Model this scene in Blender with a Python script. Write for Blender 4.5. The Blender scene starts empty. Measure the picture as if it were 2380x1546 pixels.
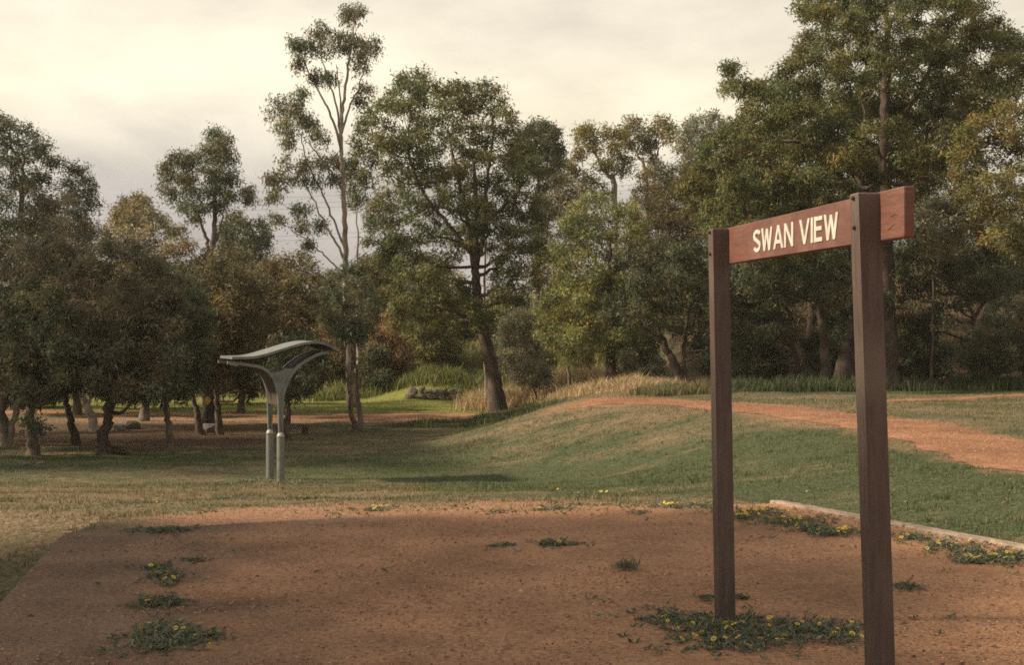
import bpy, math, random
import numpy as np

random.seed(7)
rng = np.random.default_rng(7)
scene = bpy.context.scene
C = scene.collection
PI = math.pi

# ------------------------------------------------------------------ camera
F, CX, HY, EYE = 3300.0, 1189.5, 761.0, 1.6          # focal length and horizon in survey units
cam = bpy.data.cameras.new("camera")
cam.lens = 49.94
cam.sensor_width = 36.0
cam.clip_end = 3000
cam.clip_start = 0.05
cam_ob = bpy.data.objects.new("camera", cam)
C.objects.link(cam_ob)
cam_ob.location = (0, 0, EYE)
cam_ob.rotation_euler = (PI / 2 - math.atan(12.0 / F), 0, 0)
scene.camera = cam_ob

# ------------------------------------------------------------------ sky and sun
SUN_EL = math.radians(35.5)
SUN_AZ = Vaz = math.atan2(-0.06, -0.99)              # from the left, a touch behind the camera
S = np.array([math.cos(SUN_EL) * math.cos(SUN_AZ), math.cos(SUN_EL) * math.sin(SUN_AZ), math.sin(SUN_EL)])

world = bpy.data.worlds.new("World")
scene.world = world
world.use_nodes = True
wn, wl = world.node_tree.nodes, world.node_tree.links
wn.clear()


def N(nodes, t, **kw):
    n = nodes.new(t)
    for k, v in kw.items():
        if k.startswith("i_"):
            n.inputs[int(k[2:])].default_value = v
        else:
            setattr(n, k, v)
    return n


out = N(wn, "ShaderNodeOutputWorld")
bg = N(wn, "ShaderNodeBackground")
bg.inputs[1].default_value = 0.10
sky = N(wn, "ShaderNodeTexSky", sky_type="NISHITA", sun_disc=False)
sky.sun_elevation = SUN_EL
sky.sun_rotation = PI / 2 - SUN_AZ
tc = N(wn, "ShaderNodeTexCoord")
sep = N(wn, "ShaderNodeSeparateXYZ")
wl.new(tc.outputs["Generated"], sep.inputs[0])
mp = N(wn, "ShaderNodeMapping")
mp.inputs["Scale"].default_value = (1.0, 1.0, 2.6)
wl.new(tc.outputs["Generated"], mp.inputs[0])
n1 = N(wn, "ShaderNodeTexNoise")
n1.inputs["Scale"].default_value = 4.3
n1.inputs["Detail"].default_value = 6
n1.inputs["Roughness"].default_value = 0.52
n1.inputs["Distortion"].default_value = 0.5
wl.new(mp.outputs[0], n1.inputs["Vector"])
n2 = N(wn, "ShaderNodeTexNoise")
n2.inputs["Scale"].default_value = 7.0
n2.inputs["Detail"].default_value = 5
n2.inputs["Roughness"].default_value = 0.55
wl.new(mp.outputs[0], n2.inputs["Vector"])


def wmath(op, a, b=None, c=None, clamp=False):
    n = N(wn, "ShaderNodeMath", operation=op, use_clamp=clamp)
    for i, v in enumerate((a, b, c)):
        if v is None:
            continue
        if isinstance(v, (int, float)):
            n.inputs[i].default_value = v
        else:
            wl.new(v, n.inputs[i])
    return n.outputs[0]


# cloud layers: the grey base seen edge-on low down, the sunlit cream tops above it
jit = wmath("MULTIPLY", wmath("SUBTRACT", n1.outputs[0], 0.5), 0.13)
elev = wmath("ADD", sep.outputs[2], jit)
ramp = N(wn, "ShaderNodeValToRGB")
cr = ramp.color_ramp
cr.elements[0].position = 0.0
cr.elements[0].color = (0.42, 0.385, 0.365, 1)
cr.elements[1].position = 1.0
cr.elements[1].color = (0.46, 0.44, 0.41, 1)
for p, c in ((0.055, (0.45, 0.41, 0.385, 1)), (0.092, (0.53, 0.48, 0.43, 1)), (0.128, (0.82, 0.735, 0.59, 1)),
             (0.16, (0.98, 0.87, 0.655, 1)), (0.205, (0.90, 0.805, 0.635, 1)), (0.28, (0.80, 0.725, 0.60, 1)), (0.6, (0.58, 0.54, 0.49, 1))):
    e = cr.elements.new(p)
    e.color = c
wl.new(elev, ramp.inputs[0])
# soft darker wisps
wr = N(wn, "ShaderNodeMapRange")
wr.inputs[1].default_value = 0.38
wr.inputs[2].default_value = 0.68
wr.inputs[3].default_value = 1.06
wr.inputs[4].default_value = 0.82
wl.new(n2.outputs[0], wr.inputs[0])
# the cloud is brighter towards the sun's side
dotn = N(wn, "ShaderNodeVectorMath", operation="DOT_PRODUCT")
wl.new(tc.outputs["Generated"], dotn.inputs[0])
dotn.inputs[1].default_value = tuple(S)
glow = wmath("MULTIPLY_ADD", dotn.outputs["Value"], 0.28, 1.0)
fac = wmath("MULTIPLY", wr.outputs[0], glow)
fac10 = wmath("MULTIPLY", fac, 8.1)
cm = N(wn, "ShaderNodeVectorMath", operation="SCALE")
wl.new(ramp.outputs[0], cm.inputs[0])
wl.new(fac10, cm.inputs["Scale"])
mixw = N(wn, "ShaderNodeMixRGB")
mixw.inputs[0].default_value = 0.95
wl.new(sky.outputs[0], mixw.inputs[1])
wl.new(cm.outputs[0], mixw.inputs[2])
wl.new(mixw.outputs[0], bg.inputs[0])
wl.new(bg.outputs[0], out.inputs[0])

sun = bpy.data.lights.new("sun", "SUN")
sun.energy = 5.0
sun.angle = math.radians(4.0)
sun.color = (1.0, 0.85, 0.64)
sun_ob = bpy.data.objects.new("sun", sun)
C.objects.link(sun_ob)
sun_ob.location = (-30, -5, 30)
sun_ob.rotation_euler = (PI / 2 - SUN_EL, 0, math.atan2(-S[0], S[1]) + PI)
# a sun lamp shines along its local -Z; point -Z away from S
import mathutils
sun_ob.rotation_euler = mathutils.Vector(tuple(S)).to_track_quat("Z", "Y").to_euler()

vs = scene.view_settings
vs.view_transform = "Standard"
vs.look = "None"
vs.gamma = 1.0
vs.exposure = 0.50
vs.use_curve_mapping = False
scene.cycles.max_bounces = 5
scene.cycles.diffuse_bounces = 3
scene.cycles.glossy_bounces = 2
scene.cycles.transmission_bounces = 3
scene.cycles.filter_width = 1.7
scene.cycles.use_denoising = False


# ------------------------------------------------------------------ helpers
def P(px, py, D):
    """survey reading -> point at ground distance D"""
    return np.array([(px - CX) / F * D, D, EYE - (py - HY) / F * D])


def tag(o, label=None, cat=None, group=None, kind=None):
    if label: o["label"] = label
    if cat: o["category"] = cat
    if group: o["group"] = group
    if kind: o["kind"] = kind
    return o


def empty(name, loc, label=None, cat=None, group=None):
    o = bpy.data.objects.new(name, None)
    o.empty_display_size = 0.2
    C.objects.link(o)
    o.location = tuple(loc)
    return tag(o, label, cat, group)


def mesh_np(name, verts, faces, mat, attrs=None, smooth=False, mats=None, midx=None):
    """verts (n,3); faces: (m,k) array or list of such arrays"""
    if not isinstance(faces, list):
        faces = [faces]
    faces = [np.asarray(f, dtype=np.int32) for f in faces if len(f)]
    verts = np.asarray(verts, dtype=np.float32)
    me = bpy.data.meshes.new(name)
    me.vertices.add(len(verts))
    me.vertices.foreach_set("co", verts.ravel())
    loops = np.concatenate([f.ravel() for f in faces])
    counts = np.concatenate([np.full(len(f), f.shape[1], dtype=np.int32) for f in faces])
    starts = np.concatenate(([0], np.cumsum(counts)[:-1])).astype(np.int32)
    me.loops.add(len(loops))
    me.loops.foreach_set("vertex_index", loops)
    me.polygons.add(len(counts))
    me.polygons.foreach_set("loop_start", starts)
    me.polygons.foreach_set("use_smooth", np.full(len(counts), bool(smooth)))
    if mats:
        for m in mats:
            me.materials.append(m)
        me.polygons.foreach_set("material_index", np.asarray(midx, dtype=np.int32))
    elif mat:
        me.materials.append(mat)
    me.update(calc_edges=True)
    if attrs:
        for k, v in attrs.items():
            v = np.asarray(v, dtype=np.float32)
            if v.ndim == 2:
                if v.shape[1] == 3:
                    v = np.hstack([v, np.ones((len(v), 1), dtype=np.float32)])
                a = me.attributes.new(k, "FLOAT_COLOR", "POINT")
                a.data.foreach_set("color", v.ravel())
            else:
                a = me.attributes.new(k, "FLOAT", "POINT")
                a.data.foreach_set("value", v)
    return me


def obj(name, me, parent=None, loc=None):
    o = bpy.data.objects.new(name, me)
    C.objects.link(o)
    if parent is not None:
        o.parent = parent
        # meshes are written in world space: undo the parent's offset
        if loc is None:
            t = np.zeros(3)
            q = parent
            while q is not None:
                t += np.array(q.location)
                q = q.parent
            o.location = tuple(-t)
    if loc is not None:
        o.location = tuple(loc)
    return o


class MB:
    """collects simple solids into one mesh"""
    def __init__(self):
        self.v, self.f3, self.f4, self.n = [], [], [], 0

    def add(self, v, q=None, t=None):
        v = np.asarray(v, float)
        if q is not None and len(q): self.f4.append(np.asarray(q, int) + self.n)
        if t is not None and len(t): self.f3.append(np.asarray(t, int) + self.n)
        self.v.append(v)
        self.n += len(v)

    def hexa(self, b, t):
        """b, t: four corners each, counter-clockwise from above"""
        v = list(b) + list(t)
        q = [[3, 2, 1, 0], [4, 5, 6, 7]] + [[i, (i + 1) % 4, (i + 1) % 4 + 4, i + 4] for i in range(4)]
        self.add(v, q)

    def tube(self, pts, rad, sides=8, cap=True, wob=0.0):
        pts = np.asarray(pts, float)
        rad = np.asarray(rad, float)
        n = len(pts)
        tan = np.gradient(pts, axis=0)
        tan /= np.linalg.norm(tan, axis=1)[:, None] + 1e-9
        ref = np.array([0.31, 0.93, 0.17])
        A = np.cross(tan, ref)
        A /= np.linalg.norm(A, axis=1)[:, None] + 1e-9
        B = np.cross(tan, A)
        th = np.arange(sides) / sides * 2 * PI
        rr = rad[:, None] * (1 + wob * np.sin(th[None, :] * 3 + np.arange(n)[:, None] * 0.7))
        v = (pts[:, None, :] + (np.cos(th) * rr)[..., None] * A[:, None, :] + (np.sin(th) * rr)[..., None] * B[:, None, :]).reshape(-1, 3)
        i = np.arange(n - 1)[:, None]
        j = np.arange(sides)[None, :]
        k = (j + 1) % sides
        q = np.stack([i * sides + j, i * sides + k, (i + 1) * sides + k, (i + 1) * sides + j], -1).reshape(-1, 4)
        t = None
        if cap:
            v = np.concatenate([v, pts[-1:], pts[:1]])
            e = len(v) - 2
            t = [[(n - 1) * sides + a, (n - 1) * sides + (a + 1) % sides, e] for a in range(sides)]
            t += [[(a + 1) % sides, a, e + 1] for a in range(sides)]
        self.add(v, q, t)

    def mesh(self, name, mat, smooth=False):
        fs = []
        if self.f4: fs.append(np.concatenate(self.f4))
        if self.f3: fs.append(np.concatenate(self.f3))
        return mesh_np(name, np.concatenate(self.v), fs, mat, smooth=smooth)


def spline(pts, n=6):
    """Catmull-Rom through the rows of pts (any number of columns)"""
    p = np.asarray(pts, float)
    if len(p) < 3:
        t = np.linspace(0, 1, n + 1)[:, None]
        return p[0] * (1 - t) + p[-1] * t
    q = np.vstack([2 * p[0] - p[1], p, 2 * p[-1] - p[-2]])
    res = []
    for i in range(1, len(q) - 2):
        t = np.linspace(0, 1, n, endpoint=False)[:, None]
        a, b, c, d = q[i - 1], q[i], q[i + 1], q[i + 2]
        res.append(0.5 * (2 * b + (c - a) * t + (2 * a - 5 * b + 4 * c - d) * t ** 2 + (3 * b - a - 3 * c + d) * t ** 3))
    res.append(p[-1:])
    return np.concatenate(res)


def sstep(a, b, x):
    t = np.clip((x - a) / (b - a), 0, 1)
    return t * t * (3 - 2 * t)


def vnoise(x, y, seed=0):
    x = np.asarray(x, float); y = np.asarray(y, float)
    xi = np.floor(x).astype(np.int64); yi = np.floor(y).astype(np.int64)
    xf = x - xi; yf = y - yi
    u = xf * xf * (3 - 2 * xf); v = yf * yf * (3 - 2 * yf)

    def h(a, b):
        k = (a * 374761393 + b * 668265263 + seed * 974634721) & 0x7FFFFFFF
        k = ((k ^ (k >> 13)) * 1274126177) & 0x7FFFFFFF
        k = (k ^ (k >> 16)) & 0xFFFF
        return k / 65535.0
    return (h(xi, yi) * (1 - u) + h(xi + 1, yi) * u) * (1 - v) + (h(xi, yi + 1) * (1 - u) + h(xi + 1, yi + 1) * u) * v


def fbm(x, y, seed=0, oct=4):
    s, a, t = 0.0, 1.0, 0.0
    for o in range(oct):
        s = s + a * vnoise(x * 2 ** o, y * 2 ** o, seed + o)
        t += a
        a *= 0.5
    return s / t


def inside(x, y, poly):
    r = np.zeros(np.shape(x), bool)
    n = len(poly)
    for i in range(n):
        x1, y1 = poly[i]; x2, y2 = poly[(i + 1) % n]
        if y1 == y2: continue
        c = ((y1 > y) != (y2 > y)) & (x < (x2 - x1) * (y - y1) / (y2 - y1) + x1)
        r ^= c
    return r


def dline(x, y, pts, closed=False):
    d = np.full(np.shape(x), 1e9)
    m = len(pts) if closed else len(pts) - 1
    for i in range(m):
        ax, ay = pts[i]; bx, by = pts[(i + 1) % len(pts)]
        L = (bx - ax) ** 2 + (by - ay) ** 2
        t = np.clip(((x - ax) * (bx - ax) + (y - ay) * (by - ay)) / L, 0, 1)
        d = np.minimum(d, np.hypot(x - ax - t * (bx - ax), y - ay - t * (by - ay)))
    return d


# ------------------------------------------------------------------ materials
def new_mat(name):
    m = bpy.data.materials.new(name)
    m.use_nodes = True
    nt = m.node_tree
    b = nt.nodes["Principled BSDF"]
    return m, nt, b


def noise_mat(name, c1, c2, scale=6.0, rough=0.8, bump=0.0, stretch=(1, 1, 1), detail=5, spec=0.3, c3=None, scale2=None, bump_scale=None, coord="Object"):
    m, nt, b = new_mat(name)
    n, l = nt.nodes, nt.links
    t = n.new("ShaderNodeTexCoord")
    mp = n.new("ShaderNodeMapping")
    mp.inputs["Scale"].default_value = stretch
    l.new(t.outputs[coord], mp.inputs[0])
    a = n.new("ShaderNodeTexNoise")
    a.inputs["Scale"].default_value = scale
    a.inputs["Detail"].default_value = detail
    a.inputs["Roughness"].default_value = 0.6
    l.new(mp.outputs[0], a.inputs["Vector"])
    r = n.new("ShaderNodeValToRGB")
    r.color_ramp.elements[0].position = 0.32
    r.color_ramp.elements[0].color = (*c1, 1)
    r.color_ramp.elements[1].position = 0.68
    r.color_ramp.elements[1].color = (*c2, 1)
    l.new(a.outputs[0], r.inputs[0])
    src = r.outputs[0]
    if c3 is not None:
        a2 = n.new("ShaderNodeTexNoise")
        a2.inputs["Scale"].default_value = scale2
        a2.inputs["Detail"].default_value = 3
        l.new(t.outputs[coord], a2.inputs["Vector"])
        mr = n.new("ShaderNodeMapRange")
        mr.inputs[1].default_value = 0.5
        mr.inputs[2].default_value = 0.7
        l.new(a2.outputs[0], mr.inputs[0])
        mx = n.new("ShaderNodeMixRGB")
        l.new(mr.outputs[0], mx.inputs[0])
        l.new(src, mx.inputs[1])
        mx.inputs[2].default_value = (*c3, 1)
        src = mx.outputs[0]
    l.new(src, b.inputs["Base Color"])
    b.inputs["Roughness"].default_value = rough
    b.inputs["Specular IOR Level"].default_value = spec
    if bump:
        bp = n.new("ShaderNodeBump")
        bp.inputs["Strength"].default_value = min(1.0, bump)
        bp.inputs["Distance"].default_value = 0.02
        if bump_scale:
            a3 = n.new("ShaderNodeTexNoise")
            a3.inputs["Scale"].default_value = bump_scale
            a3.inputs["Detail"].default_value = 6
            l.new(mp.outputs[0], a3.inputs["Vector"])
            l.new(a3.outputs[0], bp.inputs["Height"])
        else:
            l.new(a.outputs[0], bp.inputs["Height"])
        l.new(bp.outputs[0], b.inputs["Normal"])
    return m


def leaf_mat(name, rough=0.5, trans=0.25, spec=0.35):
    m, nt, b = new_mat(name)
    n, l = nt.nodes, nt.links
    at = n.new("ShaderNodeAttribute")
    at.attribute_name = "tint"
    l.new(at.outputs["Color"], b.inputs["Base Color"])
    b.inputs["Roughness"].default_value = rough
    b.inputs["Specular IOR Level"].default_value = spec
    tr = n.new("ShaderNodeBsdfTranslucent")
    l.new(at.outputs["Color"], tr.inputs["Color"])
    mx = n.new("ShaderNodeMixShader")
    mx.inputs[0].default_value = trans
    l.new(b.outputs[0], mx.inputs[1])
    l.new(tr.outputs[0], mx.inputs[2])
    l.new(mx.outputs[0], n["Material Output"].inputs["Surface"])
    return m


M = {}
M["leaf"] = leaf_mat("leaf", 0.6, 0.32, 0.2)
M["grass"] = leaf_mat("grass_blade", 0.6, 0.3, 0.2)
M["pebble"] = leaf_mat("pebble", 0.85, 0.0, 0.2)
M["bark_dark"] = noise_mat("dark_bark", (0.035, 0.025, 0.02), (0.10, 0.072, 0.055), 9, 0.95, 0.9, (3, 3, 0.7), c3=(0.13, 0.10, 0.08), scale2=2.5)
M["bark_brown"] = noise_mat("brown_bark", (0.06, 0.042, 0.032), (0.17, 0.12, 0.09), 8, 0.95, 0.8, (3, 3, 0.6), c3=(0.20, 0.16, 0.13), scale2=2.0)
M["bark_pale"] = noise_mat("pale_bark", (0.22, 0.17, 0.13), (0.40, 0.33, 0.26), 7, 0.9, 0.4, (2, 2, 0.5), c3=(0.12, 0.085, 0.065), scale2=1.6)
M["stone"] = noise_mat("grey_stone", (0.10, 0.08, 0.065), (0.27, 0.22, 0.17), 5, 0.95, 0.8, c3=(0.10, 0.09, 0.075), scale2=3)
M["post"] = noise_mat("brown_painted_post", (0.060, 0.040, 0.034), (0.105, 0.070, 0.057), 6, 0.66, 0.3, (9, 9, 0.8), c3=(0.125, 0.09, 0.074), scale2=1.7, spec=0.4)
M["board"] = noise_mat("red_stained_board", (0.112, 0.050, 0.036), (0.165, 0.074, 0.051), 3.5, 0.6, 0.25, (2.5, 2.5, 14), c3=(0.15, 0.05, 0.032), scale2=4, spec=0.35)
M["panel"] = noise_mat("faded_red_panel", (0.105, 0.048, 0.038), (0.150, 0.068, 0.052), 3.0, 0.6, 0.15, (2, 2, 9), c3=(0.20, 0.095, 0.068), scale2=3.2, spec=0.35)
M["letter"] = noise_mat("cream_lettering", (0.40, 0.38, 0.32), (0.56, 0.53, 0.455), 30, 0.7, 0.0)
M["bolt"] = noise_mat("dark_bolt", (0.02, 0.016, 0.014), (0.05, 0.04, 0.035), 30, 0.5)
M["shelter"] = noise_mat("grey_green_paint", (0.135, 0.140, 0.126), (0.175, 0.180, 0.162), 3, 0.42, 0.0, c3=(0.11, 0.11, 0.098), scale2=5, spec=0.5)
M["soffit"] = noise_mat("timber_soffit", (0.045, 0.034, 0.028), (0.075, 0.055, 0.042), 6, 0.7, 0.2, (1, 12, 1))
M["pipe_cap"] = noise_mat("pale_cap", (0.30, 0.285, 0.26), (0.40, 0.375, 0.34), 8, 0.4)
M["sleeper"] = noise_mat("weathered_timber", (0.25, 0.18, 0.13), (0.40, 0.30, 0.22), 4, 0.9, 0.8, (6, 1.2, 6), c3=(0.17, 0.12, 0.085), scale2=6)
M["concrete"] = noise_mat("platform_edging", (0.09, 0.07, 0.06), (0.16, 0.125, 0.105), 9, 0.95, 0.6, c3=(0.09, 0.07, 0.065), scale2=2.5)
M["yellow"] = noise_mat("yellow_marker", (0.60, 0.36, 0.03), (0.70, 0.43, 0.05), 5, 0.6)
M["petal"] = noise_mat("yellow_petal", (0.72, 0.50, 0.05), (0.85, 0.66, 0.12), 60, 0.6)
M["disc"] = noise_mat("dark_flower_disc", (0.10, 0.06, 0.02), (0.2, 0.12, 0.03), 60, 0.8)
M["wire"] = noise_mat("wire", (0.08, 0.075, 0.07), (0.12, 0.11, 0.1), 5, 0.6)


def gravel_mat(name, dark, mid, light, scale, blotch=None, blotch_lo=0.5):
    m, nt, b = new_mat(name)
    n, l = nt.nodes, nt.links
    t = n.new("ShaderNodeTexCoord")
    v = n.new("ShaderNodeTexVoronoi")
    v.inputs["Scale"].default_value = scale
    l.new(t.outputs["Object"], v.inputs["Vector"])
    r = n.new("ShaderNodeValToRGB")
    e = r.color_ramp.elements
    e[0].color = (*dark, 1); e[0].position = 0.05
    e[1].color = (*light, 1); e[1].position = 0.97
    k = r.color_ramp.elements.new(0.3); k.color = (*mid, 1)
    k = r.color_ramp.elements.new(0.75); k.color = tuple(0.6 * a + 0.4 * c for a, c in zip(mid, light)) + (1,)
    sp = n.new("ShaderNodeSeparateXYZ")
    l.new(v.outputs["Color"], sp.inputs[0])
    g = n.new("ShaderNodeTexNoise")
    g.inputs["Scale"].default_value = scale * 0.36
    g.inputs["Detail"].default_value = 8
    g.inputs["Roughness"].default_value = 0.75
    l.new(t.outputs["Object"], g.inputs["Vector"])
    gr = n.new("ShaderNodeMapRange")
    gr.inputs[1].default_value = 0.38; gr.inputs[2].default_value = 0.62
    l.new(g.outputs[0], gr.inputs[0])
    gm = n.new("ShaderNodeMix")
    gm.inputs[0].default_value = 0.55
    l.new(sp.outputs[0], gm.inputs[2]); l.new(gr.outputs[0], gm.inputs[3])
    l.new(gm.outputs[0], r.inputs[0])
    a = n.new("ShaderNodeTexNoise")
    a.inputs["Scale"].default_value = 0.9
    a.inputs["Detail"].default_value = 7
    a.inputs["Roughness"].default_value = 0.62
    l.new(t.outputs["Object"], a.inputs["Vector"])
    mr = n.new("ShaderNodeMapRange")
    mr.inputs[1].default_value = 0.3; mr.inputs[2].default_value = 0.72
    mr.inputs[3].default_value = 0.62; mr.inputs[4].default_value = 1.32
    l.new(a.outputs[0], mr.inputs[0])
    sc = n.new("ShaderNodeVectorMath"); sc.operation = "SCALE"
    l.new(r.outputs[0], sc.inputs[0]); l.new(mr.outputs[0], sc.inputs["Scale"])
    src = sc.outputs[0]
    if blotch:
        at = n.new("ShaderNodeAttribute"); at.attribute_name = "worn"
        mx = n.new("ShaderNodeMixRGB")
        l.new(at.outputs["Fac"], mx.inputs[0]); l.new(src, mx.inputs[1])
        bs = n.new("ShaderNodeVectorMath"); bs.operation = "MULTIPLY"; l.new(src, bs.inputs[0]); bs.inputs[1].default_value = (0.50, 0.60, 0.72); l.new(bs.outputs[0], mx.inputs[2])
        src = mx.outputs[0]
    l.new(src, b.inputs["Base Color"])
    b.inputs["Roughness"].default_value = 0.95
    b.inputs["Specular IOR Level"].default_value = 0.15
    bp = n.new("ShaderNodeBump"); bp.inputs["Strength"].default_value = 0.5; bp.inputs["Distance"].default_value = 0.006
    iv = n.new("ShaderNodeMath"); iv.operation = "SUBTRACT"; iv.inputs[0].default_value = 1.0
    l.new(v.outputs["Distance"], iv.inputs[1]); l.new(iv.outputs[0], bp.inputs["Height"])
    l.new(bp.outputs[0], b.inputs["Normal"])
    return m


M["platform"] = gravel_mat("brown_gravel", (0.078, 0.041, 0.026), (0.270, 0.140, 0.076), (0.48, 0.28, 0.165), 80, (0.17, 0.118, 0.105))
M["path"] = gravel_mat("orange_gravel", (0.11, 0.050, 0.027), (0.235, 0.116, 0.064), (0.36, 0.19, 0.112), 40)


def ground_mat():
    m, nt, b = new_mat("park_ground")
    n, l = nt.nodes, nt.links
    t = n.new("ShaderNodeTexCoord")

    def noise(scale, detail=5, stretch=None):
        a = n.new("ShaderNodeTexNoise")
        a.inputs["Scale"].default_value = scale
        a.inputs["Detail"].default_value = detail
        a.inputs["Roughness"].default_value = 0.65
        if stretch:
            mp = n.new("ShaderNodeMapping"); mp.inputs["Scale"].default_value = stretch
            l.new(t.outputs["Object"], mp.inputs[0]); l.new(mp.outputs[0], a.inputs["Vector"])
        else:
            l.new(t.outputs["Object"], a.inputs["Vector"])
        return a.outputs[0]

    def attr(k):
        a = n.new("ShaderNodeAttribute"); a.attribute_name = k
        return a.outputs["Fac"]

    def mix(f, c1, c2):
        x = n.new("ShaderNodeMixRGB")
        for i, s in ((0, f), (1, c1), (2, c2)):
            if hasattr(s, "is_linked") or hasattr(s, "links"): l.new(s, x.inputs[i])
            else: x.inputs[i].default_value = (*s, 1)
        return x.outputs[0]

    def fade(a, nz, w):
        """mask edge broken up by noise"""
        s = n.new("ShaderNodeMath"); s.operation = "MULTIPLY_ADD"
        l.new(nz, s.inputs[0]); s.inputs[1].default_value = w
        l.new(a, s.inputs[2])
        r = n.new("ShaderNodeMapRange")
        r.inputs[1].default_value = 0.5 * w + 0.25; r.inputs[2].default_value = 0.5 * w + 0.75
        l.new(s.outputs[0], r.inputs[0])
        return r.outputs[0]

    def stretchc(v, a, b_):
        r_ = n.new("ShaderNodeMapRange")
        r_.inputs[1].default_value = a; r_.inputs[2].default_value = b_
        l.new(v, r_.inputs[0])
        return r_.outputs[0]
    fine = stretchc(noise(22, 9), 0.34, 0.66)
    mid = noise(3.5, 7, (1, 1.8, 1))
    dry = mix(fine, (0.135, 0.098, 0.060), (0.31, 0.225, 0.14))
    green = mix(fine, (0.052, 0.066, 0.033), (0.125, 0.136, 0.070))
    sand = mix(fine, (0.25, 0.135, 0.080), (0.41, 0.24, 0.15))
    litter = mix(fine, (0.075, 0.045, 0.028), (0.19, 0.125, 0.085))
    bright = mix(fine, (0.15, 0.165, 0.040), (0.28, 0.27, 0.085))  # sunlit look of the far lawn, put into its colour
    col = mix(fade(attr("green"), mid, 0.9), dry, green)
    col = mix(fade(attr("bright"), mid, 0.5), col, bright)
    col = mix(fade(attr("litter"), mid, 0.8), col, litter)
    col = mix(fade(attr("sand"), mid, 0.9), col, sand)
    blot = noise(7, 6, (1, 2.4, 1))
    mrb = n.new("ShaderNodeMapRange")
    mrb.inputs[1].default_value = 0.32; mrb.inputs[2].default_value = 0.68
    mrb.inputs[3].default_value = 0.66; mrb.inputs[4].default_value = 1.30
    l.new(blot, mrb.inputs[0])
    scb = n.new("ShaderNodeVectorMath"); scb.operation = "SCALE"
    l.new(col, scb.inputs[0]); l.new(mrb.outputs[0], scb.inputs["Scale"])
    col = scb.outputs[0]
    l.new(col, b.inputs["Base Color"])
    b.inputs["Roughness"].default_value = 1.0
    b.inputs["Specular IOR Level"].default_value = 0.1
    bp = n.new("ShaderNodeBump"); bp.inputs["Strength"].default_value = 0.7; bp.inputs["Distance"].default_value = 0.04
    l.new(fine, bp.inputs["Height"]); l.new(bp.outputs[0], b.inputs["Normal"])
    return m


M["ground"] = ground_mat()

# ------------------------------------------------------------------ terrain
PLAT = [(-1.6, -4), (-2.35, 5.5), (-2.85, 7.8), (-3.4, 10.8), (-0.75, 11.9), (0.6, 12.25), (2.3, 12.75), (3.62, 10.0), (6.0, 5.0), (7.5, 2), (7.5, -4)]
PLATEAU = [(6.2, -4), (5.9, 4), (5.6, 12), (5.3, 17.5), (5.1, 22.5), (3.9, 26), (2.7, 28.8), (2.1, 31.5), (2.7, 36), (3.3, 44), (3.3, 50), (200, 50), (200, -4)]


def height(x, y):
    x = np.asarray(x, float); y = np.asarray(y, float)
    ins = inside(x, y, PLAT)
    d = np.where(ins, 0.0, dline(x, y, PLAT, True))
    fr = np.clip((y - 12.4 - 0.12 * np.clip(x, -4, 3)) / 11.3, 0, 1)
    front = -0.95 * (0.75 * fr + 0.25 * fr * fr * (3 - 2 * fr)) - 0.10 * sstep(24, 40, y)
    leftx = np.interp(y, [-4, 5.5, 7.8, 10.8, 12.5], [-1.6, -2.35, -2.85, -3.4, -3.4])
    left = -0.42 * sstep(0.0, 0.28, leftx - x) * (1 - sstep(9.8, 13.5, y)) - 0.35 * sstep(0.3, 4.0, leftx - x) * (1 - sstep(12, 20, y))
    rx = np.interp(y, [-4, 2, 5, 10, 12.75, 14.5], [7.5, 7.5, 6.0, 3.62, 2.3, 1.5])
    right = -0.50 * sstep(0.0, 1.2, x - rx) * (1 - sstep(12, 18, y)) * (y < 30)
    L = np.minimum(front, np.minimum(left, right))
    L = np.where(ins, -0.03, L)
    sd = dline(x, y, PLATEAU, True)
    sd = np.where(inside(x, y, PLATEAU), sd, -sd)
    k = sstep(-4.6, 0.2, sd)
    k = np.where(ins, 0, k)
    z = L * (1 - k) + 0.0 * k
    y0 = np.interp(x, [-40, -4, 2, 6, 30], [50, 50, 48, 38.5, 36])
    top = np.interp(x, [-60, 0, 4, 10, 40], [2.9, 2.7, 3.2, 4.2, 6.0])
    z = z + (top - z) * sstep(y0, y0 + 19, y)
    # small swell of rough grass behind the low stone wall
    z = z + 0.75 * np.exp(-((x + 2.9) / 1.7) ** 2 - ((y - 52.0) / 1.9) ** 2)
    bump = (fbm(x * 0.7, y * 0.7, 3) - 0.5) * 0.10 * sstep(0.2, 2.5, d) + (fbm(x * 3, y * 3, 9) - 0.5) * 0.03 * sstep(0.1, 1.0, d)
    return z + bump


def hz(x, y):
    return float(height(np.array([x]), np.array([y]))[0])


def axis(lo, hi, a, b, step, far):
    core = np.arange(a, b + 1e-6, step)
    l, r, s = [], [], step
    p = a
    while p > lo:
        s *= 1.16; p -= s; l.append(max(p, lo))
    p, s = b, step
    while p < hi:
        s *= 1.16; p += s; r.append(min(p, hi))
    return np.concatenate([np.array(l[::-1]), core, np.array(r)])


gx = axis(-600, 600, -18, 16, 0.14, 600)
gy = axis(-60, 900, 4, 48, 0.17, 900)
X, Y = np.meshgrid(gx, gy)
Z = height(X, Y)
nx, ny = len(gx), len(gy)


PATH_R_ = [(7.4, 4), (6.8, 11), (6.4, 17.3), (6.15, 23.0), (4.8, 27.6), (3.2, 30.3), (1.7, 31.4)]


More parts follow.
